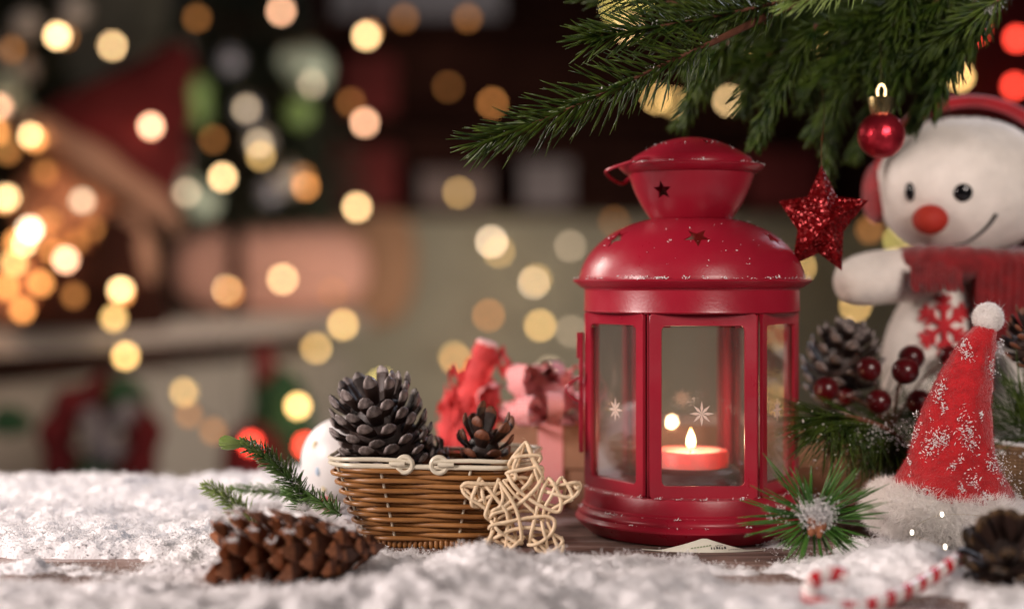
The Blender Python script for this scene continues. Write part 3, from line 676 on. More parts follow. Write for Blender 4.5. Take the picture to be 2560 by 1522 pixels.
def basket():
    root=thing('wicker_basket','small brown wicker basket with cream wire rim, holding pine cones','basket',BC)
    H=3.95; z0=.35
    # stakes at fractions of the perimeter
    Q,Nn,u=bpath(.5)
    def front_u(x):     # fraction where front side has this x
        k=[i for i in range(len(u)) if Q[i,1]<-2.2]; return u[min(k,key=lambda i:abs(Q[i,0]-x))]
    us=sorted([front_u(-1.75)%1,front_u(1.85)%1,.245,.5+front_u(-1.75)-.0-1 if front_u(-1.75)>.9 else .44,.60,.755])
    us=[front_u(-1.75),front_u(1.85)]
    us=sorted([v%1 for v in us]); us=us+[]
    base_us=[front_u(1.85)%1, .22, .40, .58, .76, front_u(-1.75)%1]
    base_us=sorted(base_us)
    ns=len(base_us)
    def wav(uu,ph):
        # phase that advances by pi from each stake to the next, cyclic
        b=np.array(base_us+[base_us[0]+1]); uu=np.where(uu<b[0],uu+1,uu)
        k=np.interp(uu,b,np.arange(ns+1)*math.pi); return np.cos(k+ph*math.pi)
    rows=15
    for r in range(rows):
        t=(r+.5)/rows; z=z0+t*(H-z0-.12); Q,Nn,uu=bpath(t)
        wv=wav(uu,r%2); g=G(); tube(g,bw(Q+Nn*(wv*.17)[:,None],z+.012*wv+.015*np.sin(uu*31+r)),.118,8,closed=True); part('woven_strand',g,M['wicker'],root,sharp=None)
    for b in base_us:
        P=[]
        for t in np.linspace(-.02,1.03,9):
            Q,Nn,uu=bpath(t); i=int(np.argmin(abs(uu-b))); P.append(bw(Q[i:i+1],z0+t*(H-z0-.1))[0])
        g=G(); tube(g,P,.062,8); part('stake',g,M['cream_wire'],root)
    # inner floor
    Q,Nn,uu=bpath(0,64); V=np.vstack([bw(Q,.32),[BC+np.array([0,0,.32])]]); n=len(Q); g=G().add(V,None,[(i,(i+1)%n,n) for i in range(n)]); V2=V-np.array([0,0,.1]); g.add(V2,None,[((i+1)%n,i,n) for i in range(n)]); part('floor_panel',g,M['wicker'],root)
    # coiled foot
    Q,Nn,uu=bpath(-.04,84); 
    gb=G(); tube(gb,[(0,0,-.21),(.01,0,-.1),(0,0,.1),(-.01,0,.21)],[.07,.115,.115,.07],7); me=gb.mesh('foot_coil'); me.materials.append(M['wicker'])
    W=bw(Q+Nn*.02,.22)
    for i in range(len(W)):
        ob=bpy.data.objects.new('foot_coil',me); COL.objects.link(ob); ob.parent=root; ob.location=Vector(W[i]-BC)*S; ob.rotation_euler=(random.uniform(-.08,.08),random.uniform(-.08,.08),random.uniform(0,6))
    # rim and handles
    Q,Nn,uu=bpath(1.04,160); g=G(); tube(g,bw(Q+Nn*.05,H),.115,8,closed=True); part('rim_wire',g,M['cream_wire'],root)
    F=bw(Q+Nn*.10,H+.27)
    loc=(F-BC)@rotz(-BR).T
    for s in (-1,1):
        # half loop from its front ring round the side to the back
        idx=[i for i in range(len(F)) if s*loc[i,0]>.78]
        idx=sorted(idx,key=lambda i: math.atan2(loc[i,1],s*loc[i,0]))
        P=[F[i]+np.array([0,0,.05*math.sin(k*.2)]) for k,i in enumerate(idx)]
        y0=P[0]; P=[y0+np.array([-s*.32,-.03,-.06]),y0+np.array([-s*.1,-.02,-.02])]+P
        g=G(); tube(g,P,.10,8); part('handle',g,M['cream_wire'],root)
        c=bw(np.array([[s*.80,-3.74]]),H+.10)[0]
        a=np.linspace(0,2*math.pi,26,endpoint=False); rg=np.stack([.36*np.cos(a),0*a+s*0.03*np.cos(a),.36*np.sin(a)],-1)@rotz(BR).T+c
        g=G(); tube(g,rg,.115,8,closed=True); part('ring',g,M['cream_wire'],root)
        hk=bw(np.array([[s*.78,-3.86],[s*1.1,-3.90],[s*1.5,-3.86]]),H+.14); g=G(); tube(g,hk,[.115,.115,.09],8); part('hook_end',g,M['cream_wire'],root)
basket()
pinecone('large dark pine cone with grey tips standing in the wicker basket',D(966,1155,73),(-.30,-.22,1),4.3,2.6,86,2.3,.76,'dark',78,32,prof=[(0,.85),(.25,1),(.6,1.0),(.85,.85),(1,.60)],jit=8,cf=.62)
pinecone('small dark cone peeping between two larger cones in the basket',D(1090,1135,74.0),(-.85,-.25,.42),2.6,1.35,34,1.2,.62,'plain',80,30)
pinecone('dark open cone with few wide scales at the basket\'s star side',D(1168,1130,72.6),(.25,-.2,1),1.6,1.6,20,1.7,.74,'plain',70,22,prof=[(0,.6),(.3,1),(.7,.95),(1,.6)])
pinecone('brown snow dusted pine cone lying in front of the basket',D(938,1330,63.4),(-1,-.16,-.06),7.0,2.25,104,2.1,.82,'brown',48,62,prof=[(0,.12),(.10,.42),(.25,.74),(.45,.97),(.7,1),(.9,.96),(1,.85)],snow_up=.45,snow_label='clumps of snow lying on the brown cone before the basket',jit=8,cf=.38)
pinecone('dark bronze pine cone beside the felt hat and candy cane',D(2462,1398,61.5),(-.25,-.55,.45),2.2,2.1,46,2.0,.72,'bronze',92,18,prof=[(0,.85),(.3,1),(.7,.88),(1,.55)])
pinecone('dark pine cone leaning behind the lantern beside the snowman',D(2030,990,81),(.15,-.3,1),4.6,2.4,60,2.1,.75,'dark',86,28)
pinecone('dark cone above the burlap pot beside the snowman scarf',D(2520,885,76),(-.2,-.5,.8),2.6,1.7,40,1.6,.62,'plain',88,28)

# ---------------------------------------------------------------- rattan star
def rattan_star():
    Y0=67.25; sc=Y0/FPX/4.364*1.0; cx,cz=800,760
    def T(x,y,d=0):
        X=1120+x/4.364; Yp=1080+y/4.364; z=(1395-Yp)*Y0/FPX
        return np.array([(X-1280)*Y0/FPX, Y0+d+z*.10, HCAM-(Yp-YH)*Y0/FPX])
    root=thing('rattan_star','pale woven rattan star leaning against the wicker basket','star',T(800,1390))
    front=[[(600,540),(700,660),(810,760),(920,860),(1050,980)],
     [(650,470),(720,590),(840,700),(1000,800),(1190,875),(1235,800),(1215,690),(1150,560),(1100,515)],
     [(1035,430),(1000,560),(900,680),(780,780),(640,850),(500,890),(445,960)],
     [(940,450),(880,560),(800,640),(720,720),(600,820),(480,880)],
     [(690,320),(740,280),(830,268),(990,262),(1005,310),(940,385)],
     [(636,470),(680,440),(800,420),(1005,390),(1032,440)],
     [(690,410),(668,350),(760,220),(850,125)],[(850,125),(890,185),(930,300),(1000,420),(1040,520)],
     [(790,200),(750,300),(715,400),(740,500),(690,560)],[(960,320),(950,420),(985,520),(1000,600)],
     [(145,610),(200,565),(380,572),(570,585)],[(145,615),(175,675),(260,745),(400,835),(465,950)],
     [(350,515),(300,620),(258,740),(272,810),(335,825)],[(365,545),(470,660),(560,770),(640,880),(655,1000)],
     [(555,525),(500,660),(440,800),(408,910),(450,965)],[(560,560),(640,660),(720,790),(770,930),(800,1100),(800,1220)],
     [(270,790),(380,740),(500,690),(610,655)],[(360,600),(380,700),(410,800)],[(580,600),(600,720),(560,820),(500,850),(460,900)],
     [(1455,600),(1400,555),(1250,580),(1060,590)],[(1455,605),(1400,690),(1290,765),(1150,840),(1090,905)],
     [(1240,505),(1310,590),(1352,680),(1350,745),(1290,770)],[(1240,505),(1180,580),(1130,700),(1060,820),(1040,930)],
     [(1100,520),(1040,620),(1000,740),(960,900),(920,1060),(885,1215)],[(1020,650),(1150,675),(1300,715),(1405,700)],[(1350,560),(1410,620),(1440,560)],
     [(470,975),(540,1060),(640,1140),(750,1205),(812,1220)],
     [(470,1020),(640,980),(800,950),(940,930),(1080,922),(1160,965),(1150,1060),(1080,1150),(960,1220),(870,1232)],
     [(450,1195),(560,1130),(700,1070),(860,1045),(1000,1060),(1130,1110),(1245,1175),(1220,1235),(1130,1295),(1040,1315),(960,1265),(955,1200)],
     [(412,1170),(440,1230),(540,1290),(640,1333),(688,1290),(670,1230),(580,1180)],
     [(400,1375),(405,1270),(460,1150),(510,1050)],[(565,1385),(640,1310),(740,1220),(815,1165)],[(655,1000),(640,1100),(640,1200),(610,1315)],
     [(445,1060),(470,1020),(560,1000),(690,1010)],
     [(1020,960),(1040,1060),(1072,1180),(1085,1290)],[(1255,1375),(1200,1260),(1140,1120),(1080,985)],[(1215,1375),(1100,1310),(1000,1230),(890,1150)],[(1235,1150),(1255,1260),(1225,1345)],
     [(450,1220),(395,1270),(390,1320),(430,1350)]]
    back=[[(850,130),(740,420),(620,590)],[(850,130),(960,420),(1060,590)],[(150,610),(450,640),(620,590)],[(150,615),(400,850),(520,960)],[(1455,605),(1200,640),(1060,590)],[(1450,610),(1230,800),(1080,940)],
     [(430,1350),(470,1130),(520,960)],[(560,1350),(680,1240),(800,1150)],[(1240,1350),(1150,1150),(1080,940)],[(1150,1340),(1000,1230),(800,1150)],
     [(700,470),(860,620),(1020,780),(1180,830)],[(1000,480),(860,620),(660,780),(460,900)],[(500,1010),(700,900),(1000,900),(1130,980)],[(540,1120),(760,1180),(960,1150),(1150,1130)],[(620,620),(660,850),(700,1050),(760,1200)],[(1000,640),(960,850),(930,1050),(880,1200)],[(300,600),(360,780)],[(1300,580),(1260,760)],[(470,1180),(620,1260)],[(1060,1240),(1210,1200)],[(600,560),(800,520),(1050,560)],[(700,1000),(850,980),(1000,1010)]]
    rs=random.Random(3)
    for P in front:
        d0=-.10*rs.random(); n=len(P); pts=[]
        for i,(x,y) in enumerate(P):
            e=.20 if i in (0,n-1) else 0.0
            pts.append(T(x,y,d0+e+rs.uniform(-.05,.05)))
        g=G(); tube(g,spline(pts,7),.088*rs.uniform(.88,1.1),8); part('cane_strand',g,M['cane'],root,sharp=None)
    for P in back:
        pts=[T(x,y,.55+rs.uniform(-.12,.12)) for x,y in P]; g=G(); tube(g,spline(pts,6),.08,7); part('cane_strand',g,M['cane'],root,sharp=None)
    g=G()
    for k in range(40):
        P=rs.choice(front); x,y=rs.choice(P); a=rs.uniform(0,6.3); l=rs.uniform(.1,.28); p=T(x,y,-.1); tube(g,[p,p+np.array([math.cos(a)*l*.6,-.03,math.sin(a)*l*.6]),p+np.array([math.cos(a+.5)*l,-.05,math.sin(a+.5)*l])],[.008,.006,.003],4)
    f=part('frayed_fibres',g,M['cane'],root,sharp=None,kind='stuff')
rattan_star()

# ---------------------------------------------------------------- needles and twigs
def needle_tpl(bend=.12, seg=4):
    V=[];q=[]
    for i in range(seg+1):
        t=i/seg; wd=[.72,1,1,.85,.18][i] if seg==4 else (1-t*.8); z=-bend*t*t
        V+=[(-.5*wd,t,z),(0,t,z+.32*wd),(.5*wd,t,z),(0,t,z-.22*wd)] if False else [(-wd,t,z/1),(0,t,z),(wd,t,z),(0,t,z)]
    return np.array(V)
def needle_verts(L, wd, bend, seg=4):
    prof=[.55,1,1,.9,.25]; V=[]
    for i in range(seg+1):
        t=i/seg; r=wd*prof[i]; z=bend*L*t*t
        V+=[(-r,t*L,z),(0,t*L,z+r*.55),(r,t*L,z),(0,t*L,z-r*.55)]
    q=[(i*4+s,i*4+(s+1)%4,i*4+4+(s+1)%4,i*4+4+s) for i in range(seg) for s in range(4)]
    q.append((seg*4,seg*4+1,seg*4+2,seg*4+3)); return np.array(V),q
def twig(root, pts, nl, dens, lean=55, wd=.042, stem=.09, mneedle=None, mstem=None, updown=0.0, tipn=10, tipmat=None, taper=.75, bare=0.0, fan=1.0, jit=9, bend=.16):
    P=spline(pts,8); seg=np.linalg.norm(np.diff(P,axis=0),axis=1); Ltot=seg.sum(); s=np.concatenate([[0],np.cumsum(seg)])
    g=G(); tube(g,P,np.linspace(stem,stem*.5,len(P)),8); tw=part('twig',g,mstem or M['bark'],root)
    n=int(Ltot*dens); g=G()
    for i in range(n):
        u=bare*Ltot+(i+random.random())/n*(1-bare)*Ltot; p=np.array([np.interp(u,s,P[:,k]) for k in range(3)])
        p2=np.array([np.interp(min(u+.1,Ltot),s,P[:,k]) for k in range(3)]); p1=np.array([np.interp(max(u-.1,0),s,P[:,k]) for k in range(3)]); T=(p2-p1); T/=np.linalg.norm(T)
        side=np.cross(T,(0,0,1.0)); side/=np.linalg.norm(side)+1e-9; up=np.cross(side,T)
        az=i*2.399963+random.uniform(-.4,.4)
        rad=side*math.cos(az)+up*math.sin(az)*fan; rad/=np.linalg.norm(rad)
        f=u/Ltot; a=R(lean*(1-.35*f)+random.uniform(-jit,jit)); d=T*math.cos(a)+rad*math.sin(a)+np.array([0,0,updown])
        l=nl*random.uniform(.78,1.08)*(1-(1-taper)*f**3); V,q=needle_verts(l,wd*random.uniform(.85,1.15),random.uniform(-.02,bend))
        B=basis(d,T); g.add(V@B.T+p,q)
    for k in range(tipn):
        T=P[-1]-P[-2]; T/=np.linalg.norm(T); d=T+rng.normal(0,.28,3); V,q=needle_verts(nl*taper*random.uniform(.7,.95),wd,random.uniform(-.05,.05)); B=basis(d); g.add(V@B.T+P[-1]-T*.1*random.random(),q)
    nd=part('needles',g,mneedle or M['fir'],tw,sharp=None,kind='stuff'); return tw,P
def fir_branch():
    root=thing('fir_branch','dark green fir branch hanging over the lantern','fir branch',D(2080,-60,76))
    g=G(); tube(g,spline([D(2300,-150,79),D(2080,-60,76),D(1890,30,73),D(1720,112,70.2)],8),np.linspace(.34,.13,25),10); part('stem',g,M['bark'],root)
    tw=[([(1740,100,70.4),(1560,185,69.6),(1380,268,69.2),(1185,345,69)],2.5,17,58,.0),
        ([(1925,0,72.5),(1720,45,71.5),(1560,72,71),(1450,92,70.4)],2.35,18,60,.0),
        ([(1880,60,73),(1720,20,74),(1560,-5,75),(1450,-20,75)],2.2,16,58,.0),
        ([(1780,100,76),(1720,180,77),(1665,285,78)],1.7,26,45,-.1),
        ([(1990,60,75),(1900,210,76),(1850,330,77)],1.75,28,45,-.1),
        ([(2150,20,77),(2080,180,78),(1990,310,79)],1.8,28,45,-.15),
        ([(2440,-5,73),(2330,70,75),(2180,150,77),(2040,200,78)],1.8,28,55,-.15),
        ([(2400,20,75),(2350,110,76),(2290,190,77)],1.7,30,50,-.5),
        ([(2330,60,76),(2280,170,78),(2230,290,79)],1.7,28,45,-.3),
        ([(2240,60,80),(2150,230,82),(2090,360,83)],1.8,26,45,-.2),
        ([(2010,-40,80),(1850,60,81),(1730,190,82)],1.8,26,50,-.1),
        ([(2060,200,80),(2030,310,80.5),(2020,420,81)],1.6,28,40,-.1),
        ([(2320,-60,78),(2150,30,77),(1960,80,77)],1.9,30,55,-.1),
        ([(1960,100,79),(1830,150,79),(1700,165,79)],1.7,24,50,-.1),
        ([(2210,-20,82),(2100,80,82),(2000,170,83)],1.9,30,60,-.1),
        ([(2400,-60,82),(2260,30,83),(2160,120,84)],1.9,30,60,-.1),
        ([(2450,-80,80),(2400,-20,79),(2360,60,78)],1.8,28,55,-.1)]
    rb=random.Random(21)
    for k in range(24):
        x=2450-k*24; y=rb.uniform(-90,60); Yd=rb.uniform(75,86); l=rb.uniform(170,300); an=R(rb.uniform(100,150)); dx,dy=math.cos(an)*l,math.sin(an)*l
        tw.append(([(x,y,Yd),(x+dx*.5,y+dy*.45,Yd+.7),(x+dx,y+dy,Yd+1.2)],1.9,22,55,-.15))
    out=[]
    for pts,nl,dn,ln,ud in tw:
        out.append(twig(root,[D(*p) for p in pts],nl,dn,ln,updown=ud,mneedle=M['fir'],wd=.080))
    twig(root,[D(2120,-60,69),D(2010,-20,66.5),D(1930,5,65.5)],1.7,22,45,mneedle=M['fir_light'])
    P=[]
    for t_,Pp in out[:2]:
        for k in range(26):
            p=Pp[random.randrange(len(Pp))]
            for j in range(random.choice((1,2,6))): P.append(p+np.array([random.gauss(0,.12),-.12+random.gauss(0,.1),.12+abs(random.gauss(0,.06))]))
    c=D(2415,28,73.4)
    for k in range(60): P.append(c+np.array([random.gauss(0,.25),-.1,random.gauss(0,.1)+.1])+np.array([.2,0,.2])*random.uniform(-1,1))
    snow_patch(P,'specks of snow on the fir branch above the lantern',(.015,.05))
fir_branch()

def sprig(label, pts, nl, dens, bud=None, mn=None, lean=60):
    root=thing('spruce_sprig',label,'sprig',pts[0]); tw,P=twig(root,pts,nl,dens,lean,wd=.06,stem=.07,mneedle=mn or M['plastic_green'],mstem=M['stemgreen'],taper=.6,jit=10,bend=.05)
    return root,P
s1,P1=sprig('green spruce sprig with a fat pale bud rising beside the basket',[D(745,1245,70.5),D(715,1180,70.3),D(660,1120,70),D(600,1082,69.6)],.95,46)
# light new growth and bud at the end of the tall sprig
tw,_=twig(s1,[D(640,1110,69.8),D(605,1085,69.5),D(575,1078,69.4)],.42,40,40,wd=.05,stem=.05,mneedle=M['fir_light'],mstem=M['fir_light'],taper=.6)
g=G()
for k in range(22):
    a=k*2.4; sp=.15+.5*(k/22); d=np.array([-1,sp*math.cos(a),.16+sp*math.sin(a)]); V,q=needle_verts(1.2-.4*sp,.17,-.30*sp); nrm_=np.array([.2,math.cos(a),math.sin(a)]); g.add(V@basis(d,nrm_).T+D(592,1084,69.4),q)
part('bud',g,M['fir_light'],s1,label='fat pale green bud')
s2,P2=sprig('short pale green spruce sprig lying on snow beside the brown cone',[D(628,1290,66.4),D(590,1248,66.4),D(548,1210,66.5),D(508,1188,66.6)],.85,46,mn=M['fir_light'])
s3,P3=sprig('dark spruce sprig lying low in the snow behind the cones',[D(820,1235,75),D(720,1205,75),D(640,1195,75),D(570,1190,75.5)],.75,24)
s4,P4=sprig('dark spruce sprig tucked between white ball and brown cone',[D(830,1255,69),D(770,1215,70),D(700,1200,71)],.8,30)
P=[]
for Pp,k in ((P1,120),(P2,110),(P3,90)):
    for _ in range(k):
        p=Pp[random.randrange(len(Pp))]
        for j in range(random.choice((1,3,8))): P.append(p+np.array([random.gauss(0,.16),random.gauss(0,.12)-.05,.05+abs(random.gauss(0,.1))]))
snow_patch(P,'snow crumbs caught in the spruce sprigs beside the basket',(.02,.07))

# long pine needles
def pine_fan(label, c, dirs, L, n, wd=.05, center=None, mn=None, cat='pine sprig', name='pine_sprig'):
    root=thing(name,label,cat,c)
    return root
def pine_front():
    c=D(1985,1265,66.0); root=thing('pine_sprig','fresh green pine sprig with snowy bud beside the lantern base','pine sprig',c)
    g=G(); tube(g,spline([c+np.array([2.6,4.2,.15]),c+np.array([1.2,2,.4]),c],5),[.16]*11,8); part('twig',g,M['bark'],root)
    g=G()
    for k in range(112):
        a=random.uniform(0,2*math.pi); sp=random.uniform(.85,1.25); d=np.array([math.cos(a)*sp,-random.uniform(-.15,.75),math.sin(a)*sp*.85])
        if d[2]<-.55: d[2]=-.55
        l=random.uniform(2.5,3.5); 
        if math.sin(a)<-.3: l*=.72
        V,q=needle_verts(l,.074,random.uniform(-.08,.08)); st=c+np.array([0,.3,0])+rng.normal(0,.12,3); VV=V@basis(d).T+st; VV[:,2]=np.maximum(VV[:,2],.12+VV[:,2]*.02); g.add(VV,q)
    part('needles',g,M['pine'],root,sharp=None,kind='stuff')
    g=G()
    for k in range(9):
        p=c+np.array([random.uniform(-.35,.4),-.35-random.random()*.2,random.uniform(-.55,.1)]); ellipsoid(g,p,(.17,.15,.24),10,7)
    part('bud',g,M['tan_tip'],root,label='pinkish brown bud cluster under snow')
    P=[]
    for k in range(2600):
        P.append(c+np.array([random.gauss(.02,.34),-.40+random.gauss(0,.2),.34+random.gauss(0,.28)]))
    for k in range(120): P.append(c+np.array([random.gauss(-1.0,.7),-.4+random.gauss(0,.2),.45+random.gauss(0,.25)]))
    snow_patch(P,'small cap of snow on the fresh pine sprig bud',(.02,.06))
pine_front()
def pine_back():
    c=D(2165,1065,74.5); root=thing('pine_sprig','dark long-needled pine sprig frosted with snow behind the lantern','pine sprig',c)
    P0=spline([c+np.array([1.8,2.2,-1.6]),c+np.array([.6,.6,0]),c+np.array([-1.4,-.2,.9]),c+np.array([-3.0,-.5,1.0])],6); g=G(); tube(g,P0,.13,8); part('twig',g,M['bark'],root)
    g=G(); SN=[]
    for k in range(560):
        p=P0[random.randrange(3,len(P0))]; d=np.array([-1.0,random.gauss(0,.4)-.15,random.gauss(-.25,.38)]) if random.random()<.72 else np.array([random.gauss(.1,.4),random.gauss(-.2,.3),-1.0])
        l=random.uniform(2.0,3.6); V,q=needle_verts(l,.046,random.uniform(-.12,.0)); VV=V@basis(d).T+p; g.add(VV,q)
        for j in range(random.choice((0,0,1,3))): SN.append(VV[random.randrange(len(VV))]+rng.normal(0,.03,3))
    part('needles',g,M['fir'],root,sharp=None,kind='stuff')
    for k in range(260): SN.append(c+np.array([random.gauss(-.5,.9),-.6+random.gauss(0,.25),random.gauss(.3,.5)]))
    snow_patch(SN,'frosty snow sprinkled on the dark pine sprig behind the lantern',(.02,.06))
    c2=D(2520,1040,76); r2=thing('pine_sprig','dark pine needles standing behind the burlap pot','pine sprig',c2); g=G()
    for k in range(240):
        d=np.array([random.gauss(-.3,.6),random.gauss(-.2,.3),random.gauss(.7,.5)]); V,q=needle_verts(random.uniform(2,4),.04,random.uniform(-.1,.1)); g.add(V@basis(d).T+c2+rng.normal(0,.5,3),q)
    g2=G(); tube(g2,[c2+np.array([0,0,-1.5]),c2+np.array([0,0,.5]),c2+np.array([-.2,-.2,2])],.12,8); t2=part('twig',g2,M['bark'],r2); part('needles',g,M['fir'],t2,sharp=None,kind='stuff')
pine_back()
def pine_fill():
    c=D(2250,1010,80.5); root=thing('pine_sprig','dark pine needles spread behind the red berries','pine sprig',c); g=G(); g2=G()
    tube(g2,[c+np.array([-.5,.5,-2.5]),c,c+np.array([.8,-.2,1.2])],.13,8); t=part('twig',g2,M['bark'],root)
    for k in range(420):
        p=c+np.array([random.uniform(-3.2,3.2),random.gauss(0,.5),random.uniform(-2.2,.6)]); d=np.array([random.gauss(0,1),random.gauss(-.1,.3),random.gauss(.15,.6)]); V,q=needle_verts(random.uniform(1.8,3.0),.045,random.uniform(-.1,.1)); g.add(V@basis(d).T+p,q)
    part('needles',g,M['fir'],t,sharp=None,kind='stuff')
pine_fill()

# ---------------------------------------------------------------- red berries
def berries():
    c=D(2190,990,78); root=thing('berry_pick','cluster of glossy dark red berries below the snowman','berries',c)
    for (x,y,r_,Y) in ((593,345,60,77),(765,355,65,76),(795,292,62,78.5),(390,440,60,77),(488,475,42,79),(640,500,60,76.5),(830,500,60,78),(975,285,52,79)):
        p=D((1860+x/1.897)/K,(740+y/1.897)/K,Y); rr=r_/1.897*Y/FPX; g=G(); ellipsoid(g,p,(rr,rr,rr*.98),24,14); b=part('berry',g,M['berry'],root)
        g=G(); tube(g,spline([p+np.array([0,rr*.8,-rr*.3]),(p+c)/2+np.array([0,1.0,-.2]),c+np.array([0,1.2,-1.2])],5),.05,6); part('stalk',g,M['bark'],b)
berries()

# ---------------------------------------------------------------- fur
def fur(g, V, q, n, L, wd, lean=(0,0,-.25), jitter=.45, sel=None):
    q=np.asarray(q); A=V[q]; n1=np.cross(A[:,1]-A[:,0],A[:,2]-A[:,0]); ar=np.linalg.norm(n1,axis=1)+np.linalg.norm(np.cross(A[:,2]-A[:,0],A[:,3]-A[:,0]),axis=1)
    if sel is not None: ar=ar*sel(A.mean(1))
    k=rng.choice(len(q),n,p=ar/ar.sum()); a,b=rng.random(n)[:,None],rng.random(n)[:,None]
    P=(A[k,0]*(1-a)+A[k,1]*a)*(1-b)+(A[k,3]*(1-a)+A[k,2]*a)*b
    Nn=np.cross(A[k,2]-A[k,0],A[k,3]-A[k,1]); Nn/=np.linalg.norm(Nn,axis=1,keepdims=True)+1e-12
    d=Nn+np.asarray(lean)+rng.normal(0,jitter,(n,3)); d/=np.linalg.norm(d,axis=1,keepdims=True)
    s=np.cross(d,rng.normal(0,1,(n,3))); s/=np.linalg.norm(s,axis=1,keepdims=True); l=L*rng.uniform(.6,1.15,(n,1)); mid=P+d*l*.55; d2=d+np.asarray(lean)*.8+rng.normal(0,jitter*.8,(n,3)); tip=mid+d2/np.linalg.norm(d2,axis=1,keepdims=True)*l*.5
    W=np.stack([P-d*.03-s*wd,P-d*.03+s*wd,mid-s*wd*.8,mid+s*wd*.8,tip],1).reshape(-1,3); o=np.arange(n)[:,None]*5
    g.add(W,(o+np.array([0,1,3,2])),(o+np.array([2,3,4]))); return P,Nn

# ---------------------------------------------------------------- felt santa hat
def santa_hat():
    Y=70.5; c=D(2305,1290,Y); c[2]=0.55
    root=thing('santa_hat','small red felt santa hat with white fur brim and pompom, snow dusted','hat',c)
    # cone
    ctr=[(2318,1215,155,125),(2318,1180,140,110),(2318,1130,108,98),(2325,1050,88,80),(2343,960,72,66),(2362,890,56,52),(2384,830,40,38),(2402,795,24,24),(2408,785,8,8)]
    rings=[];n=40
    fine=spline([list(D(x,y,Y))+[px(r,Y)] for x,y,r,_ in ctr],4)
    for i,f in enumerate(fine):
        a=np.linspace(0,2*math.pi,n,endpoint=False); wob=1+.05*np.sin(3*a+i*.35)+.04*np.sin(5*a-i*.2)+.025*np.sin(9*a+i*.9)
        rings.append(np.stack([f[0]+f[3]*wob*np.cos(a),f[1]+f[3]*wob*.9*np.sin(a),np.full(n,f[2])+.18*np.cos(a)*(-1)*(1-i/len(fine))],-1))
    V=np.array(rings).reshape(-1,3)+rng.normal(0,.018,(len(fine)*n,3)); q=[(r*n+s,r*n+(s+1)%n,(r+1)*n+(s+1)%n,(r+1)*n+s) for r in range(len(fine)-1) for s in range(n)]
    g=G().add(V,q); cone=part('felt_cone',g,M['felt'],root,sharp=None)
    g=G(); Pp,Nn=fur(g,V,q,9000,.16,.008,(0,0,0),.7); part('felt_fibres',g,M['felt'],cone,sharp=None,kind='stuff')
    # brim
    bc=D(2308,1252,Y); nb=64; a=np.linspace(0,2*math.pi,nb,endpoint=False)
    ring=np.stack([bc[0]+2.55*np.cos(a),bc[1]+2.2*np.sin(a),bc[2]-.30*np.cos(a)+.05*np.sin(4*a)],-1)
    g=G(); tube(g,ring,1.02+.08*np.sin(5*a)+.05*np.sin(11*a),16,closed=True,flat=1.12); bv=g.V(); bq=g.q[0]; brim=part('fur_brim',g,M['white_fur'],root,sharp=None)
    g=G(); fur(g,bv,bq,30000,.55,.013,(0,0,-.2),.6); part('fur_tufts',g,M['white_fur'],brim,sharp=None,kind='stuff')
    pc=D(2408,775,Y); g=G(); ellipsoid(g,pc,(.66,.62,.66),28,16); pv=g.V(); pq=g.q[0]; pom=part('pompom',g,M['white_fur'],root,sharp=None)
    g=G(); fur(g,pv,pq,5000,.16,.007,(0,0,0),.7); fur(g,pv,pq,60,.5,.005,(0.2,0,.1),.9); part('pompom_fluff',g,M['white_fur'],pom,sharp=None,kind='stuff')
    # snow stuck to the felt
    P=[]
    for k in range(62):
        i=random.randrange(len(Pp))
        if Nn[i,1]>-.25 or Pp[i,2]>D(0,830,Y)[2]: continue
        m=random.choice((8,14,26,26,70,120)); sp=.05+.0022*m
        for j in range(m): P.append(Pp[i]+np.array([random.gauss(0,sp*.8),-.05+random.gauss(0,.04),random.gauss(0,sp*1.5)])+Nn[i]*.05)
    cc=D(2437,850,Y)
    for j in range(90): P.append(cc+np.array([random.gauss(0,.12),random.gauss(0,.12),random.gauss(0,.25)]))
    snow_patch(P,'flakes of snow stuck to the red felt hat',(.02,.06))
santa_hat()

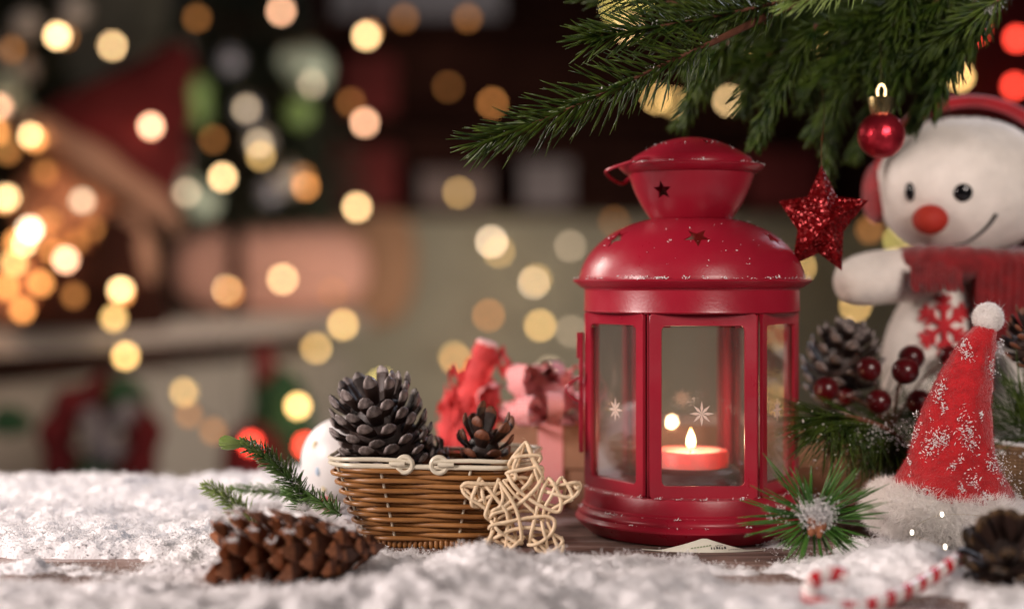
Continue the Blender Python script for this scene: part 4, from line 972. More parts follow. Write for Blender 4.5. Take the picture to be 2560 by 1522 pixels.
# ---------------------------------------------------------------- snowman plush
def ray_hit(x,y,c,rad):
    d=D(x,y,1.0)-np.array([0,0,HCAM]); o=(np.array([0,0,HCAM])-c)/rad; d2=d/rad
    a=d2@d2; b=2*o@d2; cc=o@o-1; disc=max(0,b*b-4*a*cc); t=(-b-math.sqrt(disc))/(2*a); p=np.array([0,0,HCAM])+d*t; n=(p-c)/rad**2; return p,n/np.linalg.norm(n)
def snowman():
    Y=84.0; hc=D(2345,458,83.5); hr=np.array([4.75,4.3,3.95]); bc=np.array([D(2330,830,Y)[0],Y,6.5]); br=np.array([4.15,3.9,7.0])
    root=thing('snowman_plush','white plush snowman with red scarf, earmuffs and orange nose','plush toy',(bc[0],bc[1],0))
    def lump(V): return V*(1+.012*np.sin(V[:,0:1]*7+V[:,2:3]*5)+.01*np.sin(V[:,1:2]*11))
    g=G(); ellipsoid(g,bc,br,48,30,f=lump); v=g.V(); v[:,2]=np.maximum(v[:,2],.05); g.v=[v]; bv=v; bq=g.q[0]; body=part('body',g,M['plush'],root,sharp=None)
    g=G(); ellipsoid(g,hc,hr,56,34,f=lump); hv=g.V(); hq=g.q[0]; head=part('head',g,M['plush'],root,sharp=None)
    g=G(); fur(g,hv,hq,9000,.16,.011,(0,0,-.1),.6); part('plush_pile',g,M['plush'],head,sharp=None,kind='stuff')
    g=G(); fur(g,bv,bq,6000,.16,.011,(0,0,-.1),.6,sel=lambda c:(c[:,1]<Y+1)*1.0); part('plush_pile',g,M['plush'],body,sharp=None,kind='stuff')
    # seam down the muzzle
    g=G(); tube(g,[ray_hit(x,y,hc,hr)[0]-np.array([0,.005,0]) for x,y in ((2300,560),(2310,600),(2322,622),(2330,640))],.03,5); part('seam',g,M['plush'],head)
    for (x,y,r1,r2) in ((2347,470,.50,.50),(2218,468,.50,.52)):
        p,nn=ray_hit(x,y,hc,hr); B=basis((0,0,1),nn); B=np.stack([np.cross((0,0,1.0),nn)/np.linalg.norm(np.cross((0,0,1.0),nn)),nn,np.cross(nn,np.cross((0,0,1.0),nn))],1)
        g=G(); ellipsoid(g,p,(r1*(.55 if x<2300 else 1),.22,r2),20,12,rot=B); part('eye',g,M['black'],head)
    p,nn=ray_hit(2272,528,hc,hr); g=G(); ellipsoid(g,p+nn*.35,(.95,.85,.80),28,16); part('nose',g,M['carrot'],head)
    pts=[(2322,596),(2350,592),(2380,575),(2408,550),(2428,522)]; g=G(); tube(g,spline([ray_hit(x,y,hc,hr)[0]-np.array([0,.03,0]) for x,y in pts],5),np.linspace(.05,.12,21),6); part('mouth',g,M['thread'],head)
    # arm
    a0=D(2235,668,82.5); a1=D(2045,695,81.5); g=G(); Pa=spline([a0+np.array([.8,0,.2]),a0,(a0+a1)/2+np.array([0,0,.12]),a1],6); t=np.linspace(0,1,len(Pa)); tube(g,Pa,np.where(t<.7,1.5-.10*t,1.43*np.sqrt(np.clip(1-((t-.7)/.34)**2,.1,1))),20); av=g.V(); aq=g.q[0]; arm=part('arm',g,M['plush'],root,sharp=None)
    g=G(); fur(g,av,aq,3500,.15,.011,(0,0,-.1),.6); part('plush_pile',g,M['plush'],arm,sharp=None,kind='stuff')
    a0=D(2500,668,83); a1=D(2640,760,82.5); g=G(); tube(g,spline([a0,(a0+a1)/2,a1],6),[1.5]*10+[1.3,1.0,.4],20); part('arm',g,M['plush'],root,sharp=None)
    # scarf
    sc=np.array([hc[0]-.05,hc[1]+.1,D(0,645,80)[2]]); nb=72; a=np.linspace(0,2*math.pi,nb,endpoint=False); g=G()
    tube(g,np.stack([sc[0]+3.35*np.cos(a),sc[1]+3.2*np.sin(a),sc[2]+.15*np.sin(2*a)],-1),.95+.06*np.sin(24*a),14,closed=True,flat=1.35); sv=g.V(); scf=part('scarf_wrap',g,M['scarf'],root,sharp=None)
    g=G(); 
    x0=D(2385,0,79)[0]; x1=D(2560,0,79)[0]; zt=D(0,640,79)[2]; zb=D(0,835,79)[2]; nx,nz=34,20; Vv=[]
    for side in (0,.55):
        for k in range(nz):
            for i in range(nx):
                u_=i/(nx-1); v_=k/(nz-1); x=x0+(x1-x0)*u_; z=zt+(zb-zt)*v_; yy=79.55+.10*math.cos(i*1.57)+.35*(u_-.5)**2-.4*(1-v_)+side; Vv.append((x,yy,z))
    qq=[(k*nx+i,k*nx+i+1,(k+1)*nx+i+1,(k+1)*nx+i) for k in range(nz-1) for i in range(nx-1)]; g.add(Vv,qq+[tuple(v_+nx*nz for v_ in f[::-1]) for f in qq]); part('scarf_end',g,M['scarf'],scf,sharp=None)
    # fringe of scarf towards the arm
    g=G()
    for k in range(14):
        x=2225+k*9; tube(g,[D(x,640,79.6),D(x-2,690,79.4),D(x+random.uniform(-6,6),712,79.4)],[.12,.11,.07],6)
    part('fringe',g,M['scarf'],scf,kind='stuff')
    # earmuffs
    a=np.linspace(R(178),R(2),40); g=G(); tube(g,np.stack([hc[0]+.65+5.2*np.cos(a),hc[1]+.6+0*a,hc[2]+.25+4.65*np.sin(a)],-1),.34,10,flat=1.6); part('headband',g,M['red_plush'],root,sharp=None)
    for s,ce in ((-1,D(2135,470,83.8)),(1,hc+np.array([5.4,.4,0]))):
        g=G(); ellipsoid(g,ce+np.array([.25,.9,0]),(.75,1.6,1.75),24,16); part('earmuff',g,M['scarf'],root,sharp=None)  # dark scarf red stands in for the shading on the earmuffs
    # snowflake on the belly
    g=G(); cx,cy_=2302,795
    def bp(x,y): p,n_=ray_hit(x,y,bc,br); return p+n_*.05
    for k in range(6):
        an=R(60*k+28); dx,dy=math.cos(an),math.sin(an); tube(g,[bp(cx+dx*l*.85,cy_+dy*l) for l in (0,25,50,75)],.17,8)
        for l in (34,54):
            for s in (-1,1):
                a2=an+s*R(50); tube(g,[bp(cx+dx*l*.85,cy_+dy*l),bp(cx+dx*l*.85+math.cos(a2)*26*.85,cy_+dy*l+math.sin(a2)*26)],.14,8)
    part('snowflake_emblem',g,M['red_plush'],body,label='red snowflake emblem stitched on the belly')
snowman()

# ---------------------------------------------------------------- hanging ornaments
def ornaments():
    c=D(2148,330,75.0); r_=px(57,75); root=thing('red_bauble','shiny red bauble with gold crown cap hanging from the fir branch','bauble',c)
    g=G(); ellipsoid(g,c,(r_,r_,r_),40,24); part('ball',g,M['bauble_red'],root,sharp=None)
    g=G(); n=32; a=np.linspace(0,2*math.pi,n,endpoint=False); prof=[(.40,-.25),(.48,.0),(.56,.35),(.58,.72),(.50,.74),(.46,.35),(.30,.2),(.02,.2)]
    V=[]
    for rr,z in prof:
        f=1+.16*np.cos(6*a)*(1 if rr>.42 else .3); V.append(np.stack([rr*f*np.cos(a),rr*f*np.sin(a),np.full(n,z)],-1))
    V=np.array(V).reshape(-1,3)+c+np.array([0,0,r_]); q=[(i*n+s,i*n+(s+1)%n,(i+1)*n+(s+1)%n,(i+1)*n+s) for i in range(len(prof)-1) for s in range(n)]; g.add(V,q); cap=part('cap',g,M['gold'],root)
    g=G(); t=np.linspace(0,2*math.pi,20,endpoint=False); tube(g,np.stack([.20*np.cos(t),0*t,.42*np.sin(t)+.95],-1)+c+np.array([0,0,r_]),.06,6,closed=True); part('loop',g,M['gold'],cap)
    g=G(); tube(g,[c+np.array([0,0,r_+1.2]),c+np.array([.02,.1,r_+2.2]),c+np.array([.1,.6,r_+3.6])],.02,5); part('thread',g,M['gold'],root)
    # glitter star
    Y=73.5; tips=[(2003,402),(2117,488),(2052,660),(1930,648),(1898,490)]; cen=D(2002,545,Y); root=thing('glitter_star','red glitter star ornament hanging between lantern and snowman','star ornament',cen)
    V=[];tp=[D(x,y,Y) for x,y in tips]
    for i in range(5): V.append(tp[i]); V.append(cen+((tp[i]+tp[(i+1)%5])/2-cen)*.66)
    V=np.array(V); n=10; f=cen-np.array([-.12,1.25,-.1]); b=cen+np.array([0,1.1,0]); g=G()
    # subdivide each facet a little so that the glitter surface is not perfectly flat
    t=[]; VV=np.vstack([V,f,b]); 
    for i in range(n): t.append((i,(i+1)%n,10)); t.append(((i+1)%n,i,11))
    g.add(VV,None,t); part('star_body',g,M['glitter'],root,smooth=False)
    g=G(); 
    tv=VV; P=[]
    for k in range(1500):
        i=random.randrange(10); a_,b_=random.random(),random.random()
        if a_+b_>1: a_,b_=1-a_,1-b_
        P.append(VV[10]*(1-a_-b_)+VV[i]*a_+VV[(i+1)%10]*b_+np.array([0,-.01,0]))
    Ms=randrot(len(P))*.035; Ms[:,:,2]*=.15; stamp(g,OCT_V,None,OCT_T,Ms,np.array(P)); part('glitter_flakes',g,M['glitter'],root,smooth=False,kind='stuff')
    p=D(2003,402,Y); g=G(); tube(g,spline([p-np.array([0,0,.15]),p+np.array([0,.1,1.0]),p+np.array([.25,.6,2.6]),p+np.array([.3,1.5,4.0])],5),.022,5); part('thread',g,M['gold'],root)
ornaments()

# ---------------------------------------------------------------- gift box, crepe roll, white ball
def gift():
    y0=81.5; x0=D(1212,0,y0)[0]; x1=D(2150,0,y0)[0]; zt=D(0,1035,y0)[2]
    c=np.array([(x0+x1)/2,y0+3.2,0]); root=thing('gift_box','kraft cardboard gift box with gingham ribbon behind the lantern','gift box',c)
    g=G(); box(g,(x0+.12,y0+.15,0.0),(x1-.12,y0+6.3,zt-.25),bev=.06); part('box',g,M['kraft'],root,sharp=25)
    g=G(); box(g,(x0,y0,zt-2.45),(x1,y0+6.45,zt),bev=.08); part('lid',g,M['kraft'],root,sharp=25)
    rx0,rx1=D(1312,0,y0)[0],D(1372,0,y0)[0]
    g=G(); box(g,(rx0,y0-.05,.02),(rx1,y0+6.5,zt+.05)); part('ribbon',g,M['gingham'],root,smooth=False)
    # bow: ruffled loops
    bc=np.array([(rx0+rx1)/2-.2,y0+1.8,zt+.15]); rs=random.Random(5); 
    for k in range(30):
        az=rs.uniform(0,2*math.pi); el=rs.uniform(.1,1.3); L=rs.uniform(2.6,4.6)*(1.0 if el<.6 else .85); wd=rs.uniform(.8,1.3)
        d=np.array([math.cos(az)*math.cos(el)*1.15,math.sin(az)*math.cos(el)*.6-.25,math.sin(el)*1.0]); s=np.cross(d,(0,0,1.0)); s/=np.linalg.norm(s); u_=np.cross(s,d); V=[]; n=28
        for i in range(n):
            t=i/(n-1); r_=math.sin(math.pi*t); f=L*(1-abs(2*t-1)**1.6); h=.62*math.sin(2*math.pi*t)*L*.35
            ru=.10*math.sin(i*1.9+k)
            for w_ in (-.5,0,.5): V.append(bc+d*f+u_*(h+ru*(w_*2))+s*w_*wd*(.45+.55*r_)+u_*.06*math.sin(i*2.7+w_*4))
        V=np.array(V); V[:,2]=np.maximum(V[:,2],zt+.03); q=[(i*3+j,i*3+3+j,i*3+4+j,i*3+1+j) for i in range(n-1) for j in range(2)]
        g=G().add(V,q); g.add(V+np.array([0,.025,.02]),[f[::-1] for f in q]); part('bow_loop',g,M['gingham'],root,sharp=None)
    g=G(); ellipsoid(g,bc+np.array([0,0,.5]),(.6,.5,.5),16,10); part('bow_knot',g,M['gingham'],root)
    # second box further back on the right
    # crepe roll
    c=D(1090,1130,83.6); c[2]=0; r2=thing('crepe_paper_roll','crumpled roll of bright red crepe paper beside the gift box','paper roll',c)
    pts=[D(1120,1190,83.6),D(1118,1090,83.6),D(1135,985,83.6),D(1165,905,83.4),D(1188,835,83.2)]; P=spline(pts,8); g=G(); t=np.linspace(0,1,len(P)); 
    tube(g,P,np.interp(t,[0,.3,.6,.85,1],[.62,.66,.60,.66,.58])*(1+.10*np.sin(t*37)+.06*np.sin(t*80)),18); v=g.V(); g.v=[v+rng.normal(0,.035,v.shape)]; part('roll',g,M['crepe'],r2,sharp=None)
    g=G(); tube(g,[P[-1]-(P[-1]-P[-2])*.6,P[-1]+(P[-1]-P[-2])*.5],[.62,.56],18); part('rolled_end',mk(g),mat('pale_pink_paper',(.78,.45,.42),rough=.8),r2)
    rs=random.Random(11)
    for k in range(16):
        t0=rs.uniform(.25,.85); p=P[int(t0*(len(P)-1))]; az=rs.uniform(0,6.28); ln=rs.uniform(.9,1.7); d=np.array([math.cos(az),math.sin(az)*.7,rs.uniform(-.5,.5)]); V=[]; nn=14
        sd=np.array([-d[1],d[0],.2])
        for i in range(nn):
            u_=i/(nn-1)
            for w_ in (-.5,0,.5): V.append(p+d*(.4+ln*u_*.8)+np.array([0,0,.35*math.sin(u_*9+k)-.5*u_*u_])+(sd*.5+np.array([0,0,.8]))*w_*(.7+.3*math.sin(i*2.1+k)))
        V=np.array(V); q=[(i*3+j,i*3+3+j,i*3+4+j,i*3+1+j) for i in range(nn-1) for j in range(2)]; g=G().add(V,q); g.add(V+np.array([0,.03,.02]),[f[::-1] for f in q]); part('crepe_frill',g,M['crepe'],r2,sharp=None)
    for (x,y,rx,rz) in ((1098,1045,.85,2.3),(1150,1060,1.0,2.4),(1195,965,.75,1.0),(1200,1040,.9,1.6),(1120,1140,1.4,2.2),(1190,1130,1.3,2.2)):
        p=D(x,y,83.8); g=G(); ellipsoid(g,p,(rx*.8,.7,rz),26,18,f=lambda V: V*(1+.16*np.sin(V[:,0:1]*11+V[:,2:3]*7)+.12*np.sin(V[:,2:3]*17+V[:,0:1]*6))); part('crumple',g,M['crepe'],r2,sharp=None)
    c=np.array([D(838,1118,78)[0],78,0]); rb=2.22; c[2]=D(0,1120,78)[2]; root=thing('white_ball','white glazed bauble with faint pastel dots in the snow behind basket','bauble',c)
    g=G(); ellipsoid(g,c,(rb,rb,rb),44,28); part('ball',g,M['ball_white'],root,sharp=None)
    for x,y,m_ in ((775,1148,'blue_dot'),(790,1190,'yellow_dot'),(768,1085,'yellow_dot')):
        p,n_=ray_hit(x,y,c,np.array([rb]*3)); g=G(); ellipsoid(g,p,(.14,.06,.24),12,8); part('painted_dot',g,M[m_],root)
    for x,y,r_ in ((800,1225,.45),):
        p=D(x,y,77.2); g=G(); ellipsoid(g,p,(r_,r_,r_),16,10); part('red_bead',g,M['red_plush'],root)
    # burlap pot at the side
    c=D(2500,1225,74.5); c[2]=0; ct=np.array([D(2555,0,75)[0],76.0,0]); r3=thing('burlap_pot','burlap wrapped pot topped with snow behind the felt hat','pot',ct)
    zt=D(0,1085,75)[2]; g=G(); lathe(g,[(.05,.0),(2.0,0),(2.2,.2),(2.45,zt*.6),(2.5,zt-.15),(2.4,zt),(2.1,zt),(2.05,zt-.4),(.05,zt-.4)],ct,40); part('burlap_wrap',g,M['burlap'],r3)
    P=ct+np.stack([rng.normal(0,1.0,1600),rng.normal(0,1.0,1600),np.abs(rng.normal(0,.12,1600))],-1)+np.array([0,0,zt-.35]); a=rng.uniform(0,6.3,500); P=np.vstack([P,ct+np.stack([2.25*np.cos(a),2.25*np.sin(a),zt+np.abs(rng.normal(0,.08,500))],-1)])
    snow_patch(P,'snow heaped in the burlap wrapped pot',(.04,.11))
def mk(g): return g
gift()

# ---------------------------------------------------------------- candy cane
def candy():
    pts=[D(2062,1416,57.6),D(2035,1408,57.6),D(1995,1418,57.4),D(1972,1448,57.0),D(1985,1475,56.8),D(2050,1492,56.8),D(2120,1486,57.2),D(2200,1455,58.3),D(2270,1415,59.8),D(2335,1372,61.2)]
    P=spline(pts,10); P[:,2]+=.16; seg=np.linalg.norm(np.diff(P,axis=0),axis=1); s=np.concatenate([[0],np.cumsum(seg)]); L=s[-1]
    n=220; u=np.linspace(0,L,n); P=np.stack([np.interp(u,s,P[:,k]) for k in range(3)],-1)
    root=thing('candy_cane','red and white striped candy cane half buried in snow','candy cane',P[n//2])
    g=G(); ns=24; tube(g,P,.30,ns); q=g.q[0]; qi=np.arange(len(q)); ring=qi//ns; sd=qi%ns
    ph=(u[np.minimum(ring,n-1)]/1.05+sd/ns)%1.0; mi=np.where((ph<.42)|((ph>.52)&(ph<.58))|((ph>.88)&(ph<.93)),1,0); g.qm=[mi]
    me=g.mesh('stick',worldloc(root)); me.materials.append(mat('candy_white',(.80,.76,.74),rough=.25,var=.02)); me.materials.append(mat('candy_red',(.50,.012,.02),rough=.25,var=.05))
    o=bpy.data.objects.new('striped_stick',me); COL.objects.link(o); o.parent=root
candy()

# ---------------------------------------------------------------- furniture and figures in the room behind
BM={}
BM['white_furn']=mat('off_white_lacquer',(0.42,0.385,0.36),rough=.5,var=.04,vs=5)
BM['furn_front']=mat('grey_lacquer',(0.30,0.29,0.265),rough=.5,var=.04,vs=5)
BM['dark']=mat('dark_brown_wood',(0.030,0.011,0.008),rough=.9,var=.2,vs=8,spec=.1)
BM['red_cloth']=mat('deep_red_cloth',(0.10,0.003,0.005),rough=.9,var=.15,vs=12)
BM['red_cloth2']=mat('dusty_red_cloth',(0.13,0.015,0.015),rough=.9,var=.15,vs=12)
BM['cream_fur']=mat('cream_fur_trim',(0.34,0.20,0.14),rough=.9,var=.1,vs=12)
BM['peach']=mat('peach_cloth',(0.72,0.40,0.32),rough=.85,var=.06,vs=8)
BM['skin']=mat('peach_felt',(0.55,0.24,0.13),rough=.8,var=.08,vs=8)
BM['green_cloth']=mat('dark_green_cloth',(0.012,0.055,0.018),rough=.85,var=.1,vs=10)
BM['tree']=mat('dark_tree_needles',(0.012,0.020,0.010),rough=.6,var=.3,vs=10)
BM['mint']=mat('mint_glass_bauble',(0.55,0.70,0.58),rough=.25,metal=0,var=.15,vs=30)
BM['leafgreen']=mat('green_bauble',(0.26,0.44,0.15),rough=.25,metal=0,var=.15,vs=30)
BM['silver']=mat('silver_bauble',(0.58,0.56,0.52),rough=.22,metal=.1,var=.15,vs=30)
BM['bluegrey']=mat('blue_grey_bauble',(0.42,0.45,0.54),rough=.25,metal=.3,var=.1,vs=30)
BM['pale']=mat('pale_grey_card',(0.17,0.155,0.165),rough=.7,var=.08,vs=8)
BM['bluecard']=mat('blue_grey_card',(0.22,0.23,0.27),rough=.7,var=.08,vs=8)
BM['mauve']=mat('mauve_grey_vase',(0.12,0.085,0.08),rough=.4,var=.05,vs=8)

def sideboard():
    A=np.array([D(-60,806,205)[0],205.0]); B=np.array([D(888,742,325)[0],325.0]); zt=HCAM-(806*K-YH)*205/FPX
    d=(B-A)/np.linalg.norm(B-A); nrm=np.array([d[1],-d[0]]); L=np.linalg.norm(B-A); back=-nrm
    root=thing('sideboard','off white sideboard running back along the wall','sideboard',(A[0],A[1],-75))
    def slab(s0,s1,d0,d1,z0,z1,name,m,parent=root):
        P=[A+d*s-nrm*t for s,t in ((s0,d0),(s1,d0),(s1,d1),(s0,d1))]; V=[(p[0],p[1],z) for z in (z0,z1) for p in P]
        g=G().add(V,[(0,3,2,1),(4,5,6,7),(0,1,5,4),(1,2,6,5),(2,3,7,6),(3,0,4,7)]); return part(name,g,m,parent,smooth=False)
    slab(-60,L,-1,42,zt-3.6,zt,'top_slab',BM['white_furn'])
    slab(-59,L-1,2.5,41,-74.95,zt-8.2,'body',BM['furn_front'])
    slab(-58,L-2,9,41,zt-8.2,zt-3.6,'niche_shade',BM['dark'])  # recessed solid block, coloured dark for the shade under the top slab
    for k in range(3):
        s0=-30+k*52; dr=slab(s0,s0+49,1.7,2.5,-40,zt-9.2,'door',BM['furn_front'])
        p=A+d*(s0+6); g=G(); tube(g,[(p[0]+nrm[0]*-1.2,p[1]-nrm[1]*1.2,-10),(p[0]-nrm[0]*1.2,p[1]-nrm[1]*1.2,-18)],.5,8); part('handle',g,BM['dark'],dr)
    return A,B,d,nrm,zt
SB=sideboard(); ZT=SB[4]

def cushion(label,name,c,rad,m,p=3.0,cat='cushion'):
    g=G()
    def f(V):
        W=np.sign(V)*np.abs(V)**(2/p); return W
    ellipsoid(g,c,rad,40,24,f=f); root=thing(name,label,cat,(c[0],c[1],c[2]-rad[2])); part('cover',g,m,root,sharp=None)
    # piping round its edge
    a=np.linspace(0,2*math.pi,60,endpoint=False); C=np.sign(np.cos(a))*np.abs(np.cos(a))**(2/p); Sn=np.sign(np.sin(a))*np.abs(np.sin(a))**(2/p); g=G(); tube(g,np.stack([c[0]+rad[0]*1.0*C,c[1]+0*a,c[2]+rad[2]*1.0*Sn],-1),.35,6,closed=True); part('piping',g,m,root,sharp=None); return root
cushion('plump peach coloured cushion lying on the sideboard','cushion',D(655,650,315)+np.array([0,0,-.3]),(20.5,7,9.2),BM['peach'])
cushion('tan upright cushion at the sideboard\'s far end','cushion',D(900,640,332),(10,5,14),mat('tan_cloth',(0.38,0.22,0.13),rough=.9,var=.08,vs=8),2.6)

def santa_doll():
    Y=215; c=D(150,720,Y); c[2]=ZT; root=thing('santa_doll','large santa doll in a red hat with cream fur band','doll',c)
    b0=D(235,430,Y); ax=np.array([.55,.25,.9]); ax/=np.linalg.norm(ax)
    rb=px(205,Y); prof=spline([(rb,0),(rb*.98,2),(rb*.86,6),(rb*.66,11),(rb*.40,17),(rb*.16,22),(.05,24)],4)
    g=G(); lathe(g,prof,b0,40,axis=ax); v=g.V(); g.v=[v+.35*np.sin(v[:,[2,0,1]]*.9)]; hat=part('hat',g,BM['red_cloth'],root,sharp=None)
    Mx=np.array(Vector(ax).to_track_quat('Z','Y').to_matrix()); a=np.linspace(0,2*math.pi,48,endpoint=False); g=G(); tube(g,np.stack([rb*np.cos(a),rb*np.sin(a),0*a],-1)@Mx.T+b0,px(36,Y)+.25*np.sin(7*a),12,closed=True); part('fur_band',g,BM['cream_fur'],hat,sharp=None)
    f0=b0-ax*5.5; g=G(); ellipsoid(g,f0,(8.6,8.0,8.2),32,20); face=part('face',g,BM['skin'],root,sharp=None)
    for s in (-1,1):
        g=G(); ellipsoid(g,f0+np.array([s*2.6-2.5,-6.8,1.5]),(.7,.5,.8),10,8); part('eye',g,M['black'],face)
    g=G(); ellipsoid(g,f0+np.array([-2.6,-8.2,-.6]),(1.5,1.4,1.4),14,10); part('nose',g,BM['skin'],face)
    g=G(); ellipsoid(g,D(40,700,Y-4),(6.5,5,5.5),24,14); part('mitten',g,BM['skin'],root,sharp=None)
    bz=(f0[2]-4-ZT); g=G(); lathe(g,[(.1,0),(10,0),(11,1),(9.5,bz*.7),(5,bz+2),(.1,bz+3)],np.array([f0[0]+2,Y+1,ZT]),32); part('coat',g,BM['dark'],root,sharp=None)
    bc=D(300,640,Y-8); g=G(); lathe(g,[(.1,-6),(4.4,-6),(4.8,-3),(4,4),(2.4,7),(.1,7.4)],bc,24); part('sleeve',g,BM['dark'],root,sharp=None)
    g=G(); tube(g,[D(300,520,Y-9),D(345,620,Y-9),D(350,690,Y-9)],[2.0,2.3,2.0],14); part('beard_lock',g,BM['cream_fur'],root,sharp=None)
santa_doll()

def bg_tree(label, cx, top, bot, Y, wpx, balls, name='christmas_tree', seed=1):
    rs=np.random.default_rng(seed); base=D(cx,bot,Y); tp=D(cx,top,Y); zb=-75.0
    root=thing(name,label,'christmas tree',(base[0],Y,zb)); g=G(); tube(g,[(base[0],Y,zb),(base[0],Y,tp[2])],[3.0,.5],10); part('trunk',g,BM['dark'],root)
    n=5200; t=rs.random(n)**.7; W=px(wpx,Y)/2; a=rs.uniform(0,6.283,n); h0=base[2]-2; z=tp[2]-(tp[2]-h0)*t; rr=W*(.25+.75*t)*np.sqrt(rs.random(n))*(1+.25*np.sin(a*5)); P=np.stack([base[0]+rr*np.cos(a),Y+rr*np.sin(a)*.7,z],-1)
    d=np.stack([np.cos(a),np.sin(a)*.7,rs.normal(-.15,.4,n)],-1)+rs.normal(0,.35,(n,3)); V,q=needle_verts(4.2,.35,.1)
    Ms=np.array([basis(x) for x in d]); g=G(); stamp(g,V,q,None,Ms,P); part('crown',g,BM['tree'],root,sharp=None,kind='stuff')
    for (x,y,r_,m_) in balls:
        Yb=Y-W*.55+rs.uniform(-2,2); p=D(x,y,Yb); rad=px(r_,Yb); g=G(); ellipsoid(g,p,(rad,rad,rad*1.05),24,14); b=part('bauble',g,BM[m_],root,sharp=None)
        g=G(); lathe(g,[(.1*rad,rad*1.2),(.22*rad,rad*1.18),(.22*rad,rad*.95)],p,10); part('bauble_cap',g,M['gold'],b)
bg_tree('dark christmas tree hung with mint, green and silver baubles',575,-140,520,285,560,[(750,170,56,'mint'),(705,150,30,'mint'),(472,225,40,'leafgreen'),(478,275,34,'leafgreen'),(600,268,30,'bluegrey'),(372,155,30,'silver'),(438,128,30,'silver'),(428,385,36,'silver'),(440,455,38,'mint'),(490,490,44,'mint'),(385,450,34,'silver'),(700,440,40,'silver'),(632,345,32,'silver'),(728,275,36,'leafgreen'),(560,150,30,'bluegrey'),(655,470,30,'bluegrey')])
bg_tree('dark christmas tree with pale beige baubles at the santa doll\'s side',20,-260,620,230,330,[(185,25,34,'silver'),(65,60,38,'silver'),(62,172,32,'silver'),(20,215,40,'mint'),(52,262,30,'mint'),(150,80,26,'silver'),(12,130,34,'silver'),(5,360,24,'leafgreen'),(188,480,40,'silver'),(150,475,26,'silver')],seed=4)

def shelf():
    Y=338; a=D(800,-200,Y); b=D(2330,512,Y); root=thing('wall_shelf','dark wooden wall shelf holding boxes and red cloth','shelf',((a[0]+b[0])/2,Y,b[2]))
    g=G(); box(g,(a[0],Y+5,b[2]),(b[0],Y+6.8,a[2])); part('back_panel',g,BM['dark'],root,smooth=False)
    for z in (b[2],D(0,300,Y)[2],D(0,75,Y)[2]):
        g=G(); box(g,(a[0],Y-16,z-1.4),(b[0],Y+4.9,z)); part('board',g,BM['dark'],root,smooth=False)
    for x in (a[0],b[0]):
        g=G(); box(g,(x-.9,Y-16.2,b[2]-1.45),(x+.9,Y+4.95,a[2])); part('side_panel',g,BM['dark'],root,smooth=False)
    z1=b[2]; z2=D(0,300,Y)[2]; z3=D(0,75,Y)[2]
    def gb(label,x,w_,z,h_,m_,name='storage_box',cat='box',dy=0):
        X=D(x,0,Y-8)[0]; W=px(w_,Y-8)/2; r_=thing(name,label,cat,(X,Y-9,z)); g=G(); box(g,(X-W,Y-14+dy,z+.01),(X+W,Y-4+dy,z+h_*.8),bev=.3); part('box',g,m_,r_); g=G(); box(g,(X-W-.3,Y-14.3+dy,z+h_*.72),(X+W+.3,Y-3.7+dy,z+h_),bev=.3); part('lid',g,m_,r_)
    gb('dusty red box low on the dark wall shelf',895,150,z1,13,BM['red_cloth2'])
    gb('dusty red box on the dark shelf\'s middle board',905,120,z2,13,BM['red_cloth2'])
    gb('mauve grey box low on the dark wall shelf',1110,170,z1,8,BM['mauve'])
    gb('pale grey box low on the dark wall shelf',1330,120,z1,10,BM['pale'])
    gb('dark red box low on the shelf behind the lantern lid',1900,170,z1,12,BM['red_cloth2'])
    gb('blue grey box on the top board of the shelf',1060,330,z3,12,BM['bluecard'])
    gb('pale blue box at the tree end of the top board',760+90,60,z3,12,BM['bluecard'])
shelf()
def hung_card():
    Y=300; c=D(560,25,Y); root=thing('picture_canvas','pale blue grey canvas on the wall behind the tree','picture',c); g=G(); a=D(430,-120,343); b=D(830,95,343); box(g,(a[0],342,b[2]),(b[0],344.9,a[2]),bev=.3); root.location=Vector(((a[0]+b[0])/2*S,3.43,b[2]*S)); part('canvas',g,BM['bluecard'],root)
    for z in (a[2]+.6,b[2]-.6):
        g=G(); box(g,(a[0]-1,341.5,z-.6),(b[0]+1,344.8,z+.6)); part('frame_rail',g,BM['dark'],root,smooth=False)
hung_card()

def curtain(label,x0,x1,y0,y1,Y,m,folds=7):
    a=D(x0,y0,Y); b=D(x1,y1,Y); n=folds*12; V=[]; nz=10
    for side in (0,.6):
        for k in range(nz):
            for i in range(n):
                u_=i/(n-1); z=a[2]+(b[2]-a[2])*k/(nz-1); V.append((a[0]+(b[0]-a[0])*u_,Y+2.2*math.sin(u_*folds*6.283+.3*k/nz)+side,z))
    q=[(k*n+i,(k+1)*n+i,(k+1)*n+i+1,k*n+i+1) for k in range(nz-1) for i in range(n-1)]; g=G().add(V,q+[tuple(v+n*nz for v in f[::-1]) for f in q])
    root=thing('curtain',label,'curtain',((a[0]+b[0])/2,Y,b[2])); part('cloth',g,m,root,sharp=None)
    g=G(); tube(g,[(a[0]-4,Y,a[2]+.4),(b[0]+4,Y,a[2]+.4)],1.0,10); part('rod',g,BM['dark'],root)
curtain('deep red curtain hanging behind the snowman',2290,2800,-420,1500,240,BM['red_cloth'],9)

